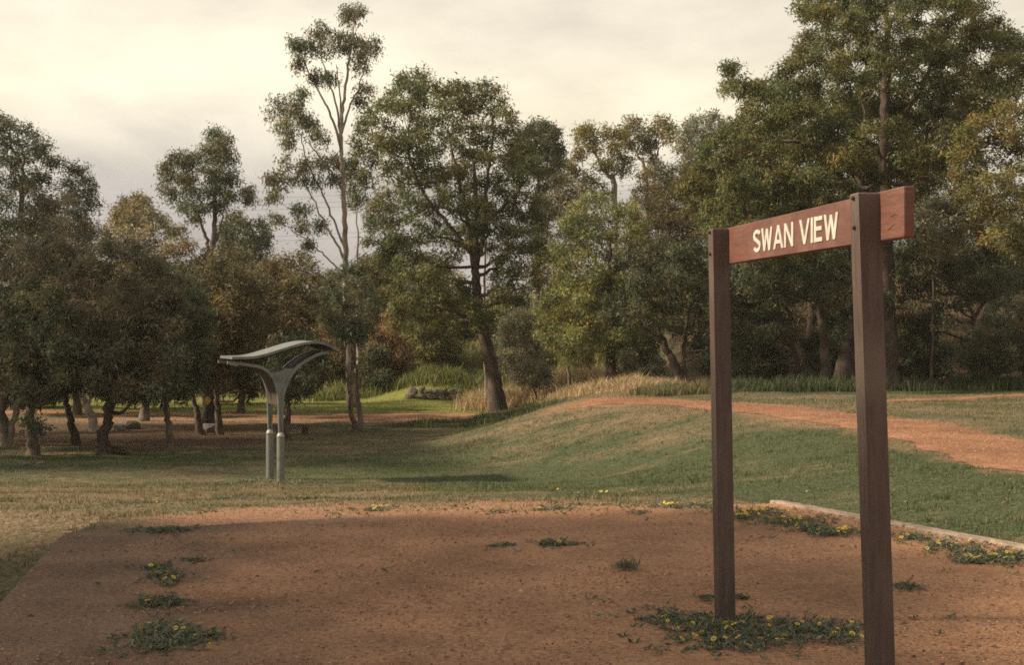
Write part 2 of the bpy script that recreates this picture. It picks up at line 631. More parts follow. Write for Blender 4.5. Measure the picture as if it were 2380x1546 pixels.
def masks(x, y):
    st = fbm(x * 0.55, y * 0.9, 21)
    n = fbm(x * 0.9, y * 1.4, 31)
    green = 0.45 + 0.62 * np.exp(-((x - 5.3) / 3.0) ** 2 - ((y - 16.5) / 5.0) ** 2) + 0.42 * np.exp(-((x - 0.8) / 4.0) ** 2 - ((y - 22) / 4.5) ** 2)
    green += 0.35 * np.exp(-((x + 6) / 5) ** 2 - ((y - 27) / 2.5) ** 2)
    green -= 0.22 * np.exp(-((x - 2.8) / 2.0) ** 2 - ((y - 27) / 2.6) ** 2) + 0.15 * np.exp(-((x + 3) / 3.5) ** 2 - ((y - 16) / 3.5) ** 2)
    green += 0.55 * np.exp(-((y - (36.5 + 0.05 * x)) / 2.2) ** 2) * sstep(3.5, 5.5, x)
    green += 0.35 * sstep(46, 56, y) * (1 - sstep(2, 6, x))
    green += (st - 0.5) * 1.0 + (fbm(x * 2.6, y * 3.4, 27) - 0.5) * 0.55
    near = sstep(17.0, 12.2, y + (n - 0.5) * 5) * sstep(2.6, 0.8, x) * sstep(-4.0, -2.0, x + (n - 0.5) * 1.6) * sstep(10.2, 11.2, y)
    sand = 0.62 * near + 0.55 * sstep(13.6, 12.6, y + (n - 0.5) * 1.6) * sstep(2.6, 1.2, x) * sstep(-3.1, -1.7, x + (n - .5) * 1.2) * (y > 10) + 0.28 * np.exp(-((x + 3.8) / 1.3) ** 2 - ((y - 23.3) / 0.8) ** 2)
    sand = sand + 0.75 * np.exp(-((y - (40.3 - 0.03 * x)) / 1.3) ** 2) * sstep(1.2, -0.8, x) * sstep(-16, -12, x)
    sand = sand + 0.18 * (n - 0.4) * (y < 32) + 0.55 * sstep(1.6, 0.9, dline(x, y, PATH_R_) + (n - 0.5) * 1.0)
    sand = sand * np.where((y < 11.6) & (x < np.interp(y, [-4, 5.5, 7.8, 10.8, 12.5], [-1.6, -2.35, -2.85, -3.4, -3.4])), 0.35, 1.0)
    litter = 0.85 * sstep(-4.4, -6.2, x + (n - 0.5) * 3) * sstep(29.5, 31.5, y) * sstep(40.5, 38, y)
    litter = litter + 0.9 * sstep(4.8, 6.0, x) * sstep(36.8, 38, y) * sstep(56, 44, y)
    bright = sstep(43.6, 44.4, y) * sstep(54, 50, y) * sstep(2.0, 0.0, x + (n - .5) * 2)  # far lawn band that is coloured as sunlit
    return np.clip(green, 0, 1), np.clip(sand, 0, 1), np.clip(litter, 0, 1), np.clip(bright, 0, 1)


gmask, smask, lmask, bmask = masks(X.ravel(), Y.ravel())
i = np.arange(ny - 1)[:, None]
j = np.arange(nx - 1)[None, :]
q = np.stack([i * nx + j, i * nx + j + 1, (i + 1) * nx + j + 1, (i + 1) * nx + j], -1).reshape(-1, 4)
ground = obj("ground", mesh_np("ground", np.stack([X.ravel(), Y.ravel(), Z.ravel()], 1), q, M["ground"],
                               {"green": gmask, "sand": smask, "litter": lmask, "bright": bmask}, True))
tag(ground, "mown park lawn with dry and green patches rising to a grassy bank", kind="structure")

# station platform: a slightly crowned gravel sheet with its own edge
pxs = np.arange(-3.8, 7.6, 0.09)
pys = np.arange(0.5, 13.3, 0.09)
uu, vv = np.meshgrid((pxs - pxs[0]) / (pxs[-1] - pxs[0]), (pys - pys[0]) / (pys[-1] - pys[0]))
x0_ = -3.4 + uu * 11.0
PY = 0.5 + vv * (np.interp(x0_, [-3.4, -0.75, 0.6, 2.3, 3], [10.8, 11.9, 12.6, 13.3, 13.3]) - 0.5)
PX = x0_ + (np.interp(PY, [-4, 5.5, 7.8, 10.8, 12.5], [-1.6, -2.35, -2.85, -3.4, -3.4]) + 3.4) * (1 - uu)
edge_n = (fbm(PX * 1.3, PY * 1.3, 77) - 0.5)
dd = dline(PX, PY, PLAT, True)
ins = inside(PX, PY, PLAT)
sd = np.where(ins, dd, -dd)
frontedge = dline(PX, PY, [(-0.9, 11.85), (0.6, 12.25), (2.3, 12.75), (3.62, 10.0), (6, 5)])
keep = (sd + np.where(frontedge < 1.2, edge_n * 0.9 - 0.1, 0) > 0) | ((PX < -0.6) & (sd > -0.05))
PZ = 0.030 + (fbm(PX * 1.1, PY * 1.1, 5) - 0.5) * 0.04 * np.clip(sd, 0, 1) + (fbm(PX * 6, PY * 6, 6) - 0.5) * 0.012 + 0.006
vid = np.arange(PX.size).reshape(PX.shape)
k4 = keep[:-1, :-1] & keep[1:, :-1] & keep[:-1, 1:] & keep[1:, 1:]
q = np.stack([vid[:-1, :-1], vid[:-1, 1:], vid[1:, 1:], vid[1:, :-1]], -1)[k4]
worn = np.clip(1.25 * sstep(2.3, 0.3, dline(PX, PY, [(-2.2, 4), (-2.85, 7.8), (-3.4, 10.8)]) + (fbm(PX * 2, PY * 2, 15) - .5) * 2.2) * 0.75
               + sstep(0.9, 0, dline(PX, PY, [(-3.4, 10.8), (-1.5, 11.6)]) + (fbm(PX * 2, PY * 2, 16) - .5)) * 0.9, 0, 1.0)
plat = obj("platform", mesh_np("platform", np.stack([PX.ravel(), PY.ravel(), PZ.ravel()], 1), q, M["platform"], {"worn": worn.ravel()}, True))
tag(plat, "raised platform surfaced with brown gravel", kind="structure")
# low edging along the platform's left side and far left corner
mb = MB()
ed = spline([(-2.2, 4.0), (-2.85, 7.8), (-3.4, 10.8)], 10)
for a in range(len(ed) - 1):
    p0, p1 = ed[a], ed[a + 1]
    dv = (p1 - p0) / np.linalg.norm(p1 - p0)
    nn = np.array([-dv[1], dv[0]])
    o0, o1 = p0 + nn * 0.045, p1 + nn * 0.045
    i0, i1 = p0 - nn * 0.02, p1 - nn * 0.02
    zt = 0.008 + 0.003 * math.sin(a * 2.1)
    mb.hexa([(*i0, -0.7), (*i1, -0.7), (*o1, -0.7), (*o0, -0.7)], [(*i0, zt), (*i1, zt), (*o1, zt - .01), (*o0, zt - .01)])
eo = obj("platform_edging", mb.mesh("platform_edging", M["concrete"]))
tag(eo, "low dark edging along the left side of the gravel platform", "edging")


def strip(name, label, pts, width, mat, lift=0.016, seed=1, rag=0.22):
    c = spline(np.array(pts, float), 70)
    tan = np.gradient(c, axis=0)
    tan /= np.linalg.norm(tan, axis=1)[:, None]
    nor = np.stack([-tan[:, 1], tan[:, 0]], 1)
    s = np.cumsum(np.r_[0, np.linalg.norm(np.diff(c, axis=0), axis=1)])
    m = 13
    t = np.linspace(-1, 1, m)
    wl_ = width / 2 + (fbm(s * 1.5, s * 0 + seed, seed) - 0.5) * 2 * rag + (fbm(s * 5, s * 0 + 3, seed + 5) - 0.5) * rag * 0.8
    wr_ = width / 2 + (fbm(s * 1.5, s * 0 + 9 + seed, seed + 3) - 0.5) * 2 * rag + (fbm(s * 5, s * 0 + 5, seed + 8) - 0.5) * rag * 0.8
    w = np.where(t[None, :] < 0, wl_[:, None], wr_[:, None]) * t[None, :]
    xx = c[:, 0][:, None] + nor[:, 0][:, None] * w
    yy = c[:, 1][:, None] + nor[:, 1][:, None] * w
    zz = height(xx, yy) + lift * (1 - 0.8 * t[None, :] ** 4)
    n_ = len(c)
    i = np.arange(n_ - 1)[:, None]; j = np.arange(m - 1)[None, :]
    q = np.stack([i * m + j, (i + 1) * m + j, (i + 1) * m + j + 1, i * m + j + 1], -1).reshape(-1, 4)
    o = obj(name, mesh_np(name, np.stack([xx.ravel(), yy.ravel(), zz.ravel()], 1), q, mat, None, True))
    return tag(o, label, kind="structure")


PATH_R = [(7.4, 4), (6.8, 11), (6.4, 17.3), (6.15, 23.0), (4.8, 27.6), (3.2, 30.3), (1.7, 31.4)]
strip("path", "orange gravel path curving over the rise on the right", PATH_R, 1.9, M["path"], 0.03, 3)
PATH_M = [(-26, 47), (-18, 45.0), (-12, 43.2), (-6, 42.5), (-2.6, 42.2), (-0.6, 42.8)]
strip("path", "narrow orange gravel path crossing behind the trees", PATH_M, 1.5, M["path"], 0.035, 11)
strip("path", "thin orange track leading off the rise at right", [(7.6, 30.2), (9.6, 31.6), (12.5, 33.5), (17, 36)], 0.55, M["path"], 0.03, 17, 0.12)


# ------------------------------------------------------------------ blades and leaves
def unit(v):
    return v / (np.linalg.norm(v, axis=-1, keepdims=True) + 1e-9)


def kite_verts(c, d, L, W, r=rng):
    n = len(c)
    rnd = r.normal(size=(n, 3))
    side = unit(np.cross(d, rnd))
    nrm = np.cross(side, d)
    mid = c + d * (L * 0.42)[:, None] + nrm * (L * 0.06)[:, None]
    v = np.stack([c, mid + side * (W / 2)[:, None], c + d * L[:, None] - nrm * (L * 0.08)[:, None], mid - side * (W / 2)[:, None]], 1)
    return v.reshape(-1, 3)


def kite_faces(n):
    return (np.arange(n)[:, None] * 4 + np.arange(4)[None, :])


def blades(name, x, y, h, w, col, mat, lean=0.35, parent=None, zoff=0.0, simple=False):
    """upright tapering grass blades, two-segment, bent"""
    n = len(x)
    z = height(x, y) + zoff
    az = rng.uniform(0, 2 * PI, n)
    a2 = rng.uniform(0, 2 * PI, n)
    ln = rng.uniform(0.1, 1, n) * lean
    sx, sy = np.cos(az) * w / 2, np.sin(az) * w / 2
    lx, ly = np.cos(a2) * ln * h, np.sin(a2) * ln * h
    b0 = np.stack([x - sx, y - sy, z - 0.01], 1)
    b1 = np.stack([x + sx, y + sy, z - 0.01], 1)
    m0 = np.stack([x - sx * .8 + lx * .35, y - sy * .8 + ly * .35, z + h * 0.6], 1)
    m1 = np.stack([x + sx * .8 + lx * .35, y + sy * .8 + ly * .35, z + h * 0.6], 1)
    t = np.stack([x + lx, y + ly, z + h], 1)
    v = np.stack([b0, b1, m1, m0, t], 1).reshape(-1, 3)
    if simple:
        v = np.stack([b0, b1, t], 1).reshape(-1, 3)
        return mesh_np(name, v, np.arange(3 * n).reshape(-1, 3), mat, {"tint": np.repeat(col, 3, axis=0)})
    i = np.arange(n)[:, None] * 5
    q = i + np.array([[0, 1, 2, 3]])
    tr = i + np.array([[3, 2, 4]])
    return mesh_np(name, v, [q, tr], mat, {"tint": np.repeat(col, 5, axis=0)})


def pick(cols, n, jitter=0.18, w=None):
    cols = np.array(cols, float)
    k = rng.choice(len(cols), n, p=w)
    return cols[k] * np.exp(rng.normal(0, jitter, (n, 1)))


def lawn(name, label, x0, x1, y0, y1, n, hmin, hmax, w, seed):
    x = rng.uniform(x0, x1, n * 3); y = y0 + (y1 - y0) * rng.uniform(0, 1, n * 3) ** 1.2
    g, s, l, b = masks(x, y)
    ok = (np.abs(x) < 0.40 * y + 1.0) & ~(inside(x, y, PLAT))
    dr = dline(x, y, PATH_R); dm = dline(x, y, PATH_M)
    nz = vnoise(x * 2.2, y * 2.2, seed)
    ok &= (dr > 0.80 + (nz - .5) * .7) & (dm > 0.75)
    ok &= rng.uniform(0, 1, n * 3) < (0.25 + 0.75 * g + 0.5 * b) * (1 - 0.85 * s) * (1 - 0.75 * l) * (0.35 + 0.9 * fbm(x * 1.6, y * 2.2, seed + 4))
    x, y, g, b = x[ok][:n], y[ok][:n], g[ok][:n], b[ok][:n]
    m = len(x)
    isg = rng.uniform(0, 1, m) < np.clip(g * 1.25 - 0.08, 0.05, 1)
    col = np.where(isg[:, None], pick([(0.065, 0.095, 0.035), (0.10, 0.13, 0.05), (0.13, 0.145, 0.06)], m), pick([(0.27, 0.20, 0.105), (0.21, 0.16, 0.085), (0.17, 0.15, 0.07)], m))
    col = np.where((b > 0.5)[:, None], pick([(0.16, 0.18, 0.04), (0.23, 0.245, 0.06), (0.30, 0.28, 0.09)], m), col)  # blades in that band get sunlit tints too
    h = rng.uniform(hmin, hmax, m) * (0.6 + 0.8 * vnoise(x * 1.3, y * 1.3, seed + 9))
    o = obj(name, blades(name, x, y, h, np.full(m, w), col, M["grass"], 1.5, simple=True))
    return tag(o, label, "grass", kind="stuff")


lawn("lawn_grass", "short patchy mown grass between platform and trees", -9, 10, 7, 27, 150000, 0.010, 0.030, 0.010, 41)
lawn("lawn_grass", "short green and dry grass under the far trees", -18, 16, 26, 50, 80000, 0.018, 0.05, 0.018, 43)

n = 9000
tx = rng.uniform(-0.4, 0.4, n); ty = 9 + 24 * rng.uniform(0, 1, n); tx = tx * ty
g_, s_m, l_m, b_m = masks(tx, ty)
ok = ~inside(tx, ty, PLAT) & (dline(tx, ty, PATH_R) > 1.0) & (fbm(tx * 0.9, ty * 1.2, 55) > 0.50) & (rng.uniform(0, 1, n) < 1 - s_m)
tx, ty, g_ = tx[ok], ty[ok], g_[ok]
k = 11
x = np.repeat(tx, k) + rng.normal(0, 0.035, len(tx) * k); y = np.repeat(ty, k) + rng.normal(0, 0.035, len(tx) * k)
m = len(x)
isg = rng.uniform(0, 1, m) < np.clip(np.repeat(g_, k) * 1.2, 0.15, 0.95)
col = np.where(isg[:, None], pick([(0.06, 0.082, 0.036), (0.09, 0.11, 0.05), (0.12, 0.13, 0.06)], m), pick([(0.27, 0.205, 0.115), (0.19, 0.15, 0.08)], m))
o = obj("grass_tufts", blades("grass_tufts", x, y, rng.uniform(0.02, 0.065, m) * np.repeat(rng.uniform(.6, 1.3, len(tx)), k), np.full(m, 0.011), col, M["grass"], 0.9, simple=True))
tag(o, "small tufts of rougher grass scattered over the lawn", "grass", kind="stuff")

# ------------------------------------------------------------------ trees
PAL = {
    "marri": ([(0.050, 0.066, 0.026), (0.075, 0.088, 0.034), (0.105, 0.110, 0.043), (0.15, 0.112, 0.048)], [.34, .32, .22, .12]),
    "gum": ([(0.060, 0.078, 0.042), (0.085, 0.100, 0.055), (0.115, 0.118, 0.066), (0.15, 0.115, 0.07)], [.32, .34, .24, .10]),
    "dark": ([(0.040, 0.052, 0.028), (0.058, 0.070, 0.038), (0.084, 0.090, 0.050), (0.10, 0.08, 0.05)], [.35, .33, .22, .10]),
    "russet": ([(0.060, 0.068, 0.042), (0.084, 0.088, 0.055), (0.112, 0.104, 0.068), (0.145, 0.095, 0.064)], [.34, .34, .22, .10]),
    "olive": ([(0.062, 0.062, 0.031), (0.086, 0.080, 0.040), (0.115, 0.098, 0.048), (0.15, 0.105, 0.05)], [.34, .34, .22, .10]),
    "cream": ([(0.075, 0.076, 0.040), (0.105, 0.098, 0.052), (0.22, 0.18, 0.10), (0.34, 0.275, 0.16)], [.36, .30, .22, .12]),
    "lime": ([(0.078, 0.094, 0.034), (0.108, 0.122, 0.044), (0.150, 0.155, 0.058), (0.18, 0.15, 0.06)], [.30, .34, .26, .10]),
    "golden": ([(0.070, 0.080, 0.030), (0.110, 0.110, 0.036), (0.145, 0.135, 0.047), (0.18, 0.120, 0.048)], [.30, .30, .26, .14]),
    "sage": ([(0.090, 0.105, 0.070), (0.13, 0.145, 0.095), (0.17, 0.17, 0.11), (0.15, 0.12, 0.08)], [.32, .34, .22, .12]),
    "brown": ([(0.13, 0.09, 0.05), (0.19, 0.13, 0.075), (0.10, 0.09, 0.04), (0.26, 0.18, 0.10)], [.35, .3, .2, .15]),
}


def clump_leaves(c, rad, n, pal, size, droop, r):
    """sprays of leaves through the outer half of an ellipsoid"""
    per = 11
    ns = max(3, int(n / per))
    u = unit(r.normal(size=(ns, 3)))
    flip = (u[:, 2] < -0.15) & (r.uniform(0, 1, ns) < 0.6)
    u[:, 2] = np.where(flip, -u[:, 2], u[:, 2])
    lump = 1 + 0.22 * np.sin(u[:, 0] * 5 + c[0] * 3) * np.sin(u[:, 2] * 6 + c[2] * 4) + r.normal(0, 0.16, ns)
    f = np.where(r.uniform(0, 1, ns) < 0.8, r.uniform(0.62, 1.02, ns), r.uniform(0.15, 0.62, ns)) * lump
    sc = c + u * f[:, None] * rad
    cols, w = PAL[pal]
    cols = np.array(cols) * 1.55
    k = r.choice(len(cols), ns, p=w)
    base = cols[k] * np.exp(r.normal(0, 0.16, (ns, 1)))
    sc_ = np.repeat(sc, per, 0)
    m = len(sc_)
    uo = np.repeat(u, per, 0)
    pos = sc_ + r.normal(0, 1, (m, 3)) * size * 0.85
    d = unit(uo * 0.55 + r.normal(0, 0.62, (m, 3)) + np.array([0, 0, -droop]))
    L = size * r.uniform(0.65, 1.25, m)
    W = L * r.uniform(0.26, 0.42, m)
    k2 = r.choice(len(cols), m, p=w)
    col = 0.6 * np.repeat(base, per, 0) + 0.4 * cols[k2] * np.exp(r.normal(0, 0.22, (m, 1)))
    nrm = unit(uo + r.normal(0, 0.55, (m, 3)) + np.array([0, 0, 0.25]))
    return pos, d, L, W, col, nrm


def fill_poly(poly, R, r, holes=(), spacing=0.8, limit=900):
    poly = [tuple(p) for p in poly]
    xs = [p[0] for p in poly]; ys = [p[1] for p in poly]
    pts = []
    cx = r.uniform(min(xs), max(xs), 6000); cy = r.uniform(min(ys), max(ys), 6000)
    ok = inside(cx, cy, poly)
    dl = dline(cx, cy, poly, True)
    for x, y, o, d in zip(cx, cy, ok, dl):
        if not o or d < R * 0.28: continue
        if any(math.hypot(x - a, y - b) < c for a, b, c in holes): continue
        rr = min(R * r.uniform(0.5, 1.2), max(d * 1.15, R * 0.45))
        if any(math.hypot(x - a, y - b) < spacing * 0.5 * (rr + s) for a, b, s, _ in pts): continue
        if r.uniform() < 0.06: continue
        pts.append((x, y, rr * r.uniform(0.9, 1.25), rr * r.uniform(0.6, 0.85)))
        if len(pts) >= limit: break
    return pts


ALL_TREES = []


def tree(name, label, D, base, trunk, pal, clumps=(), polys=(), stems=(), bark="bark_brown", size=0.16, droop=0.5, od=1.0,
         depth=1.6, group=None, R=34, holes=(), seed=1, r0=0.16, cat="tree", spacing=1.0, twig=True, thin=1.0, ortho=False, nmin=8):
    """base: (px, py) foot of the trunk; trunk / stems: survey polylines; crown from clumps and filled outlines, spread in depth"""
    r = np.random.default_rng(seed)
    lsz = size * 0.70
    R = R * 1.12
    bx = P(base[0], base[1], D)
    bz = hz(bx[0], bx[1])
    foot = np.array([bx[0], bx[1], bz - 0.12])
    root = empty(name, (bx[0], bx[1], bz), label, cat, group)
    nodes = []          # skeleton nodes: (pos, radius)
    # trunk
    tp = [foot] + [P(a, b, D + (c if isinstance(c, (int, float)) else 0)) for a, b, c in [(*t, 0)[:3] for t in trunk]]
    tp = np.array(tp)
    sm = spline(tp, 7)
    if len(sm) > 4:
        sm[2:-1] += r.normal(0, 0.018, (len(sm) - 3, 3)) * [1, 1, 0]
    f = np.linspace(0, 1, len(sm))
    rad = r0 * (1 - 0.80 * f ** 0.9) * (1 + 0.45 * np.exp(-f * 14))
    mb = MB(); mb.tube(sm, rad, 10, True, 0.06)
    parts_ = [obj("trunk", mb.mesh("trunk", M[bark], True), root)]
    own = []
    for p_, q_ in zip(sm[max(2, len(sm) // 4):], rad[max(2, len(sm) // 4):]):
        nodes.append((p_, q_)); own.append(-1)
    # main stems
    for st in stems:
        r1 = st[0]
        pts = np.array([P(a, b, D + (c if len(t) == 3 else 0)) for t in st[1:] for a, b, c in [(*t, 0)[:3]]])
        if abs(pts[0][2] - foot[2]) < 0.5: pts[0][2] = hz(pts[0][0], pts[0][1]) - 0.1
        s2 = spline(pts, 6)
        if len(s2) > 4: s2[1:-1] += r.normal(0, 0.02, (len(s2) - 2, 3))
        rd = r1 * (1 - 0.72 * np.linspace(0, 1, len(s2)))
        mb = MB(); mb.tube(s2, rad=rd, sides=8, wob=0.05)
        parts_.append(obj("limb", mb.mesh("limb", M[bark], True), root))
        for p_, q_ in zip(s2[1:], rd[1:]): nodes.append((p_, q_)); own.append(-len(parts_))
    # clumps -> 3-D
    cl = []
    k = D / F
    for (a, b, rx, ry) in clumps:
        dz = r.uniform(-1, 1) * depth * 0.7
        cl.append((P(a, b, D + dz), np.array([rx * k, 0.5 * (rx + ry) * k * r.uniform(0.9, 1.2), ry * k])))
    for poly in polys:
        for (a, b, rx, ry) in fill_poly(poly, R, r, holes, spacing):
            dz = r.uniform(-1, 1) * depth
            cl.append((P(a, b, D) + np.array([0, dz, 0]) if ortho else P(a, b, D + dz), np.array([rx * k, 0.5 * (rx + ry) * k * 1.1, ry * k])))
    # branchwork: join every clump to the nearest lower part of the skeleton
    brs = []
    minor = []
    top = np.mean([n_[0] for n_ in nodes], axis=0)
    cl.sort(key=lambda c: np.linalg.norm(c[0] - top))
    npos = np.array([n_[0] for n_ in nodes]); nrad = np.array([n_[1] for n_ in nodes])
    for c, rd in cl:
        dv = c - npos
        dist = np.linalg.norm(dv, axis=1) + 1.3 * np.clip(-dv[:, 2] + 0.15, 0, None) + 0.25 * np.clip(dv[:, 2], 0, None) * 0
        i_ = int(np.argmin(dist))
        s0, q0 = npos[i_], nrad[i_]
        if own[i_] < 0:
            brs.append((MB(), parts_[-own[i_] - 1])); me_ = len(brs) - 1
        else:
            me_ = own[i_]
        mb = brs[me_][0]
        q1 = float(np.clip(q0 * 0.6, 0.012, 0.07)) * thin
        L_ = np.linalg.norm(c - s0)
        mid1 = s0 + (c - s0) * 0.35 + r.normal(0, 0.09, 3) * L_ * [1, 1, 0.6] - np.array([0, 0, 0.05 * L_])
        mid2 = s0 + (c - s0) * 0.7 + r.normal(0, 0.07, 3) * L_
        pts = spline([s0, mid1, mid2, c], 2)
        rr = np.linspace(q1, max(0.007, q1 * 0.45), len(pts))
        mb.tube(pts, rr, 5, False)
        npos = np.vstack([npos, pts[3:][::2]]); nrad = np.r_[nrad, rr[3:][::2]]; own += [me_] * len(rr[3:][::2])
        shade_ = math.exp(r.normal(0, 0.17))
        warm = r.uniform(0.92, 1.22)
        gum_ = name in ("tall_gum", "slender_tree", "hill_gum")
        for _ in range(13 if gum_ else nmin):
            u = unit(r.normal(size=3) * np.array([1, 1, 0.8]) + np.array([0, 0, 0.28]))
            f_ = r.uniform(0.35, 1.12) if gum_ else r.uniform(0.42, 0.82)
            e = c + u * rd * f_
            k_ = r.uniform(0.22, 0.46) if gum_ else r.uniform(0.30, 0.56)
            minor.append((e, rd * k_ * np.array([1.1, 1.1, 0.85]), (shade_ * warm, shade_, shade_ / warm ** 0.5)))
            if twig and name in ("tall_gum", "big_tree", "slender_tree", "hill_gum", "low_tree", "tall_tree"):
                mb.tube([c, (c + e) / 2 + r.normal(0, 0.05, 3), e], [max(0.006, q1 * .4), 0.005, 0.003], 3, False)
    if cl:
        for b_, par in brs:
            obj("branch", b_.mesh("branch", M[bark], True), par)
        ps, ds, Ls, Ws, cs, nn_ = [], [], [], [], [], []
        for c, rd, tn in minor:
            n_ = 1.25 * od * PI * rd[0] * rd[2] / (lsz * lsz * 0.33 * 0.30)
            a = clump_leaves(c, rd, n_, pal, lsz, droop, r)
            a = (*a[:4], a[4] * np.array(tn), a[5])
            for lst, v in zip((ps, ds, Ls, Ws, cs, nn_), a): lst.append(v)
        ps, ds, Ls, Ws, cs, nn_ = map(np.concatenate, (ps, ds, Ls, Ws, cs, nn_))
        side_ = unit(np.cross(ds, nn_)) * (Ws * 0.5)[:, None]
        v = np.stack([ps - side_, ps + side_, ps + ds * Ls[:, None]], 1).reshape(-1, 3)
        me = mesh_np("crown", v, np.arange(len(v)).reshape(-1, 3), M["leaf"], {"tint": np.repeat(cs, 3, 0)})
        obj("crown", me, root)
        ALL_TREES.append((label[:40], len(ps)))
    return root


G_L = "low trees grouped on the left lawn"
# --- left group, in front
tree("low_tree", "dark low tree with thick forked trunk at the left edge", 31, (8, 1032), [(5, 985), (0, 930), (12, 860), (18, 790)], "russet",
     polys=[[(-170, 640), (-60, 560), (40, 540), (110, 590), (150, 700), (140, 820), (120, 930), (20, 940), (-60, 960), (-170, 960)]], stems=[(0.09, (14, 1005), (35, 960), (55, 900), (70, 820))],
     bark="bark_pale", group=G_L, seed=11, r0=0.19, size=0.15)
tree("low_tree", "leafy dark trunk wrapped in shoots beside the leftmost forked tree", 28.6, (78, 1056), [(72, 1000), (70, 930), (66, 860), (72, 770)], "dark",
     polys=[[(20, 700), (70, 640), (140, 660), (170, 760), (160, 880), (120, 940), (60, 930), (20, 860)]], clumps=[(72, 985, 20, 18), (92, 1000, 16, 16), (70, 940, 22, 20)], group=G_L, seed=12, r0=0.13, size=0.14, R=30)
tree("low_tree", "slim dark tree curving left from a mulched foot", 31.5, (178, 1026), [(165, 985), (152, 930), (155, 870), (165, 790)], "russet",
     polys=[[(60, 600), (110, 540), (190, 560), (250, 640), (260, 780), (240, 900), (120, 930), (60, 780)]], group=G_L, seed=13, r0=0.105, size=0.15, bark="bark_dark")
tree("low_tree", "pale leaning trunk catching the sun behind the left trees", 36, (222, 1004), [(210, 960), (190, 920), (165, 870), (150, 800)], "russet",
     polys=[[(50, 520), (90, 460), (140, 442), (190, 470), (220, 540), (210, 640), (90, 640)]], group=G_L, seed=14, r0=0.13, size=0.16, bark="bark_pale", stems=[(0.05, (205, 940), (215, 890), (205, 830))])
tree("low_tree", "crooked tree whose swollen base sweeps right along the grass", 28.8, (245, 1050), [(236, 1018), (250, 985), (248, 950), (258, 900), (252, 830), (262, 740)], "russet",
     polys=[[(160, 640), (230, 560), (320, 560), (400, 620), (430, 740), (420, 880), (350, 940), (230, 930), (150, 820)]], group=G_L, seed=15, r0=0.135, size=0.15,
     stems=[(0.11, (240, 1042), (262, 1046), (285, 1052), (300, 1056)), (0.06, (252, 960), (268, 930), (285, 880))], bark="bark_dark")
tree("low_tree", "thin straight tree standing alone on the lawn edge", 30, (394, 1032), [(392, 985), (383, 930), (388, 870), (400, 780)], "dark",
     polys=[[(300, 660), (370, 600), (450, 640), (490, 740), (480, 880), (430, 940), (330, 930), (280, 790)]], group=G_L, seed=16, r0=0.085, size=0.15)
tree("low_tree", "leaning twin-coloured trunk left of the yellow marker tree", 34.5, (468, 1003), [(460, 970), (450, 930), (440, 880), (445, 800)], "olive",
     polys=[[(420, 680), (460, 620), (520, 590), (580, 640), (600, 740), (570, 890), (480, 930), (410, 840)]], group=G_L, seed=17, r0=0.10, size=0.16)
MARK = tree("low_tree", "stout dark trunk carrying the yellow diamond marker", 38, (482, 978), [(482, 930), (480, 880), (484, 800), (490, 720)], "olive",
     polys=[[(400, 680), (450, 600), (520, 565), (590, 590), (610, 680), (600, 800), (530, 880), (410, 860)]], group=G_L, seed=18, r0=0.19, size=0.17, bark="bark_dark")
tree("low_tree", "straight brown trunk right of the yellow marker tree", 34.5, (510, 1006), [(506, 960), (504, 910), (506, 850), (515, 770)], "olive",
     polys=[[(520, 700), (580, 620), (640, 600), (690, 660), (690, 770), (650, 900), (560, 945), (500, 910)]], group=G_L, seed=19, r0=0.10, size=0.16)
tree("low_tree", "dark drooping tree with forked foot behind the grey shelter", 33, (672, 1022), [(664, 985), (672, 940), (676, 890), (690, 830)], "dark",
     polys=[[(600, 830), (640, 780), (700, 770), (750, 810), (765, 860), (740, 905), (700, 930), (640, 925), (600, 890)]], group=G_L, seed=20, r0=0.085, size=0.15, droop=0.9, R=26,
     stems=[(0.06, (668, 1010), (652, 975), (664, 935)), (0.04, (674, 900), (690, 880), (715, 850))])
tree("low_tree", "brown-green tree filling the gap behind the shelter roof", 39, (668, 978), [(668, 900), (670, 800), (672, 740)], "olive",
     polys=[[(590, 680), (620, 610), (660, 580), (710, 588), (748, 630), (752, 720), (720, 800), (640, 830), (600, 780)]], group=G_L, seed=21, r0=0.08, size=0.17, bark="bark_dark")
tree("low_tree", "dark rounded tree on twin slender trunks right of the shelter", 36, (828, 1016), [(820, 975), (810, 900), (804, 845), (800, 770)], "dark",
     polys=[[(735, 700), (760, 640), (810, 615), (860, 640), (888, 690), (875, 760), (830, 800), (765, 790)]], seed=22, r0=0.085, size=0.15, R=28, group="trees beside the path",
     stems=[(0.085, (837, 1006, 0.3), (833, 940, 0.3), (825, 860, 0.3), (824, 780, 0.2)), (0.05, (812, 915), (818, 870), (816, 800))])
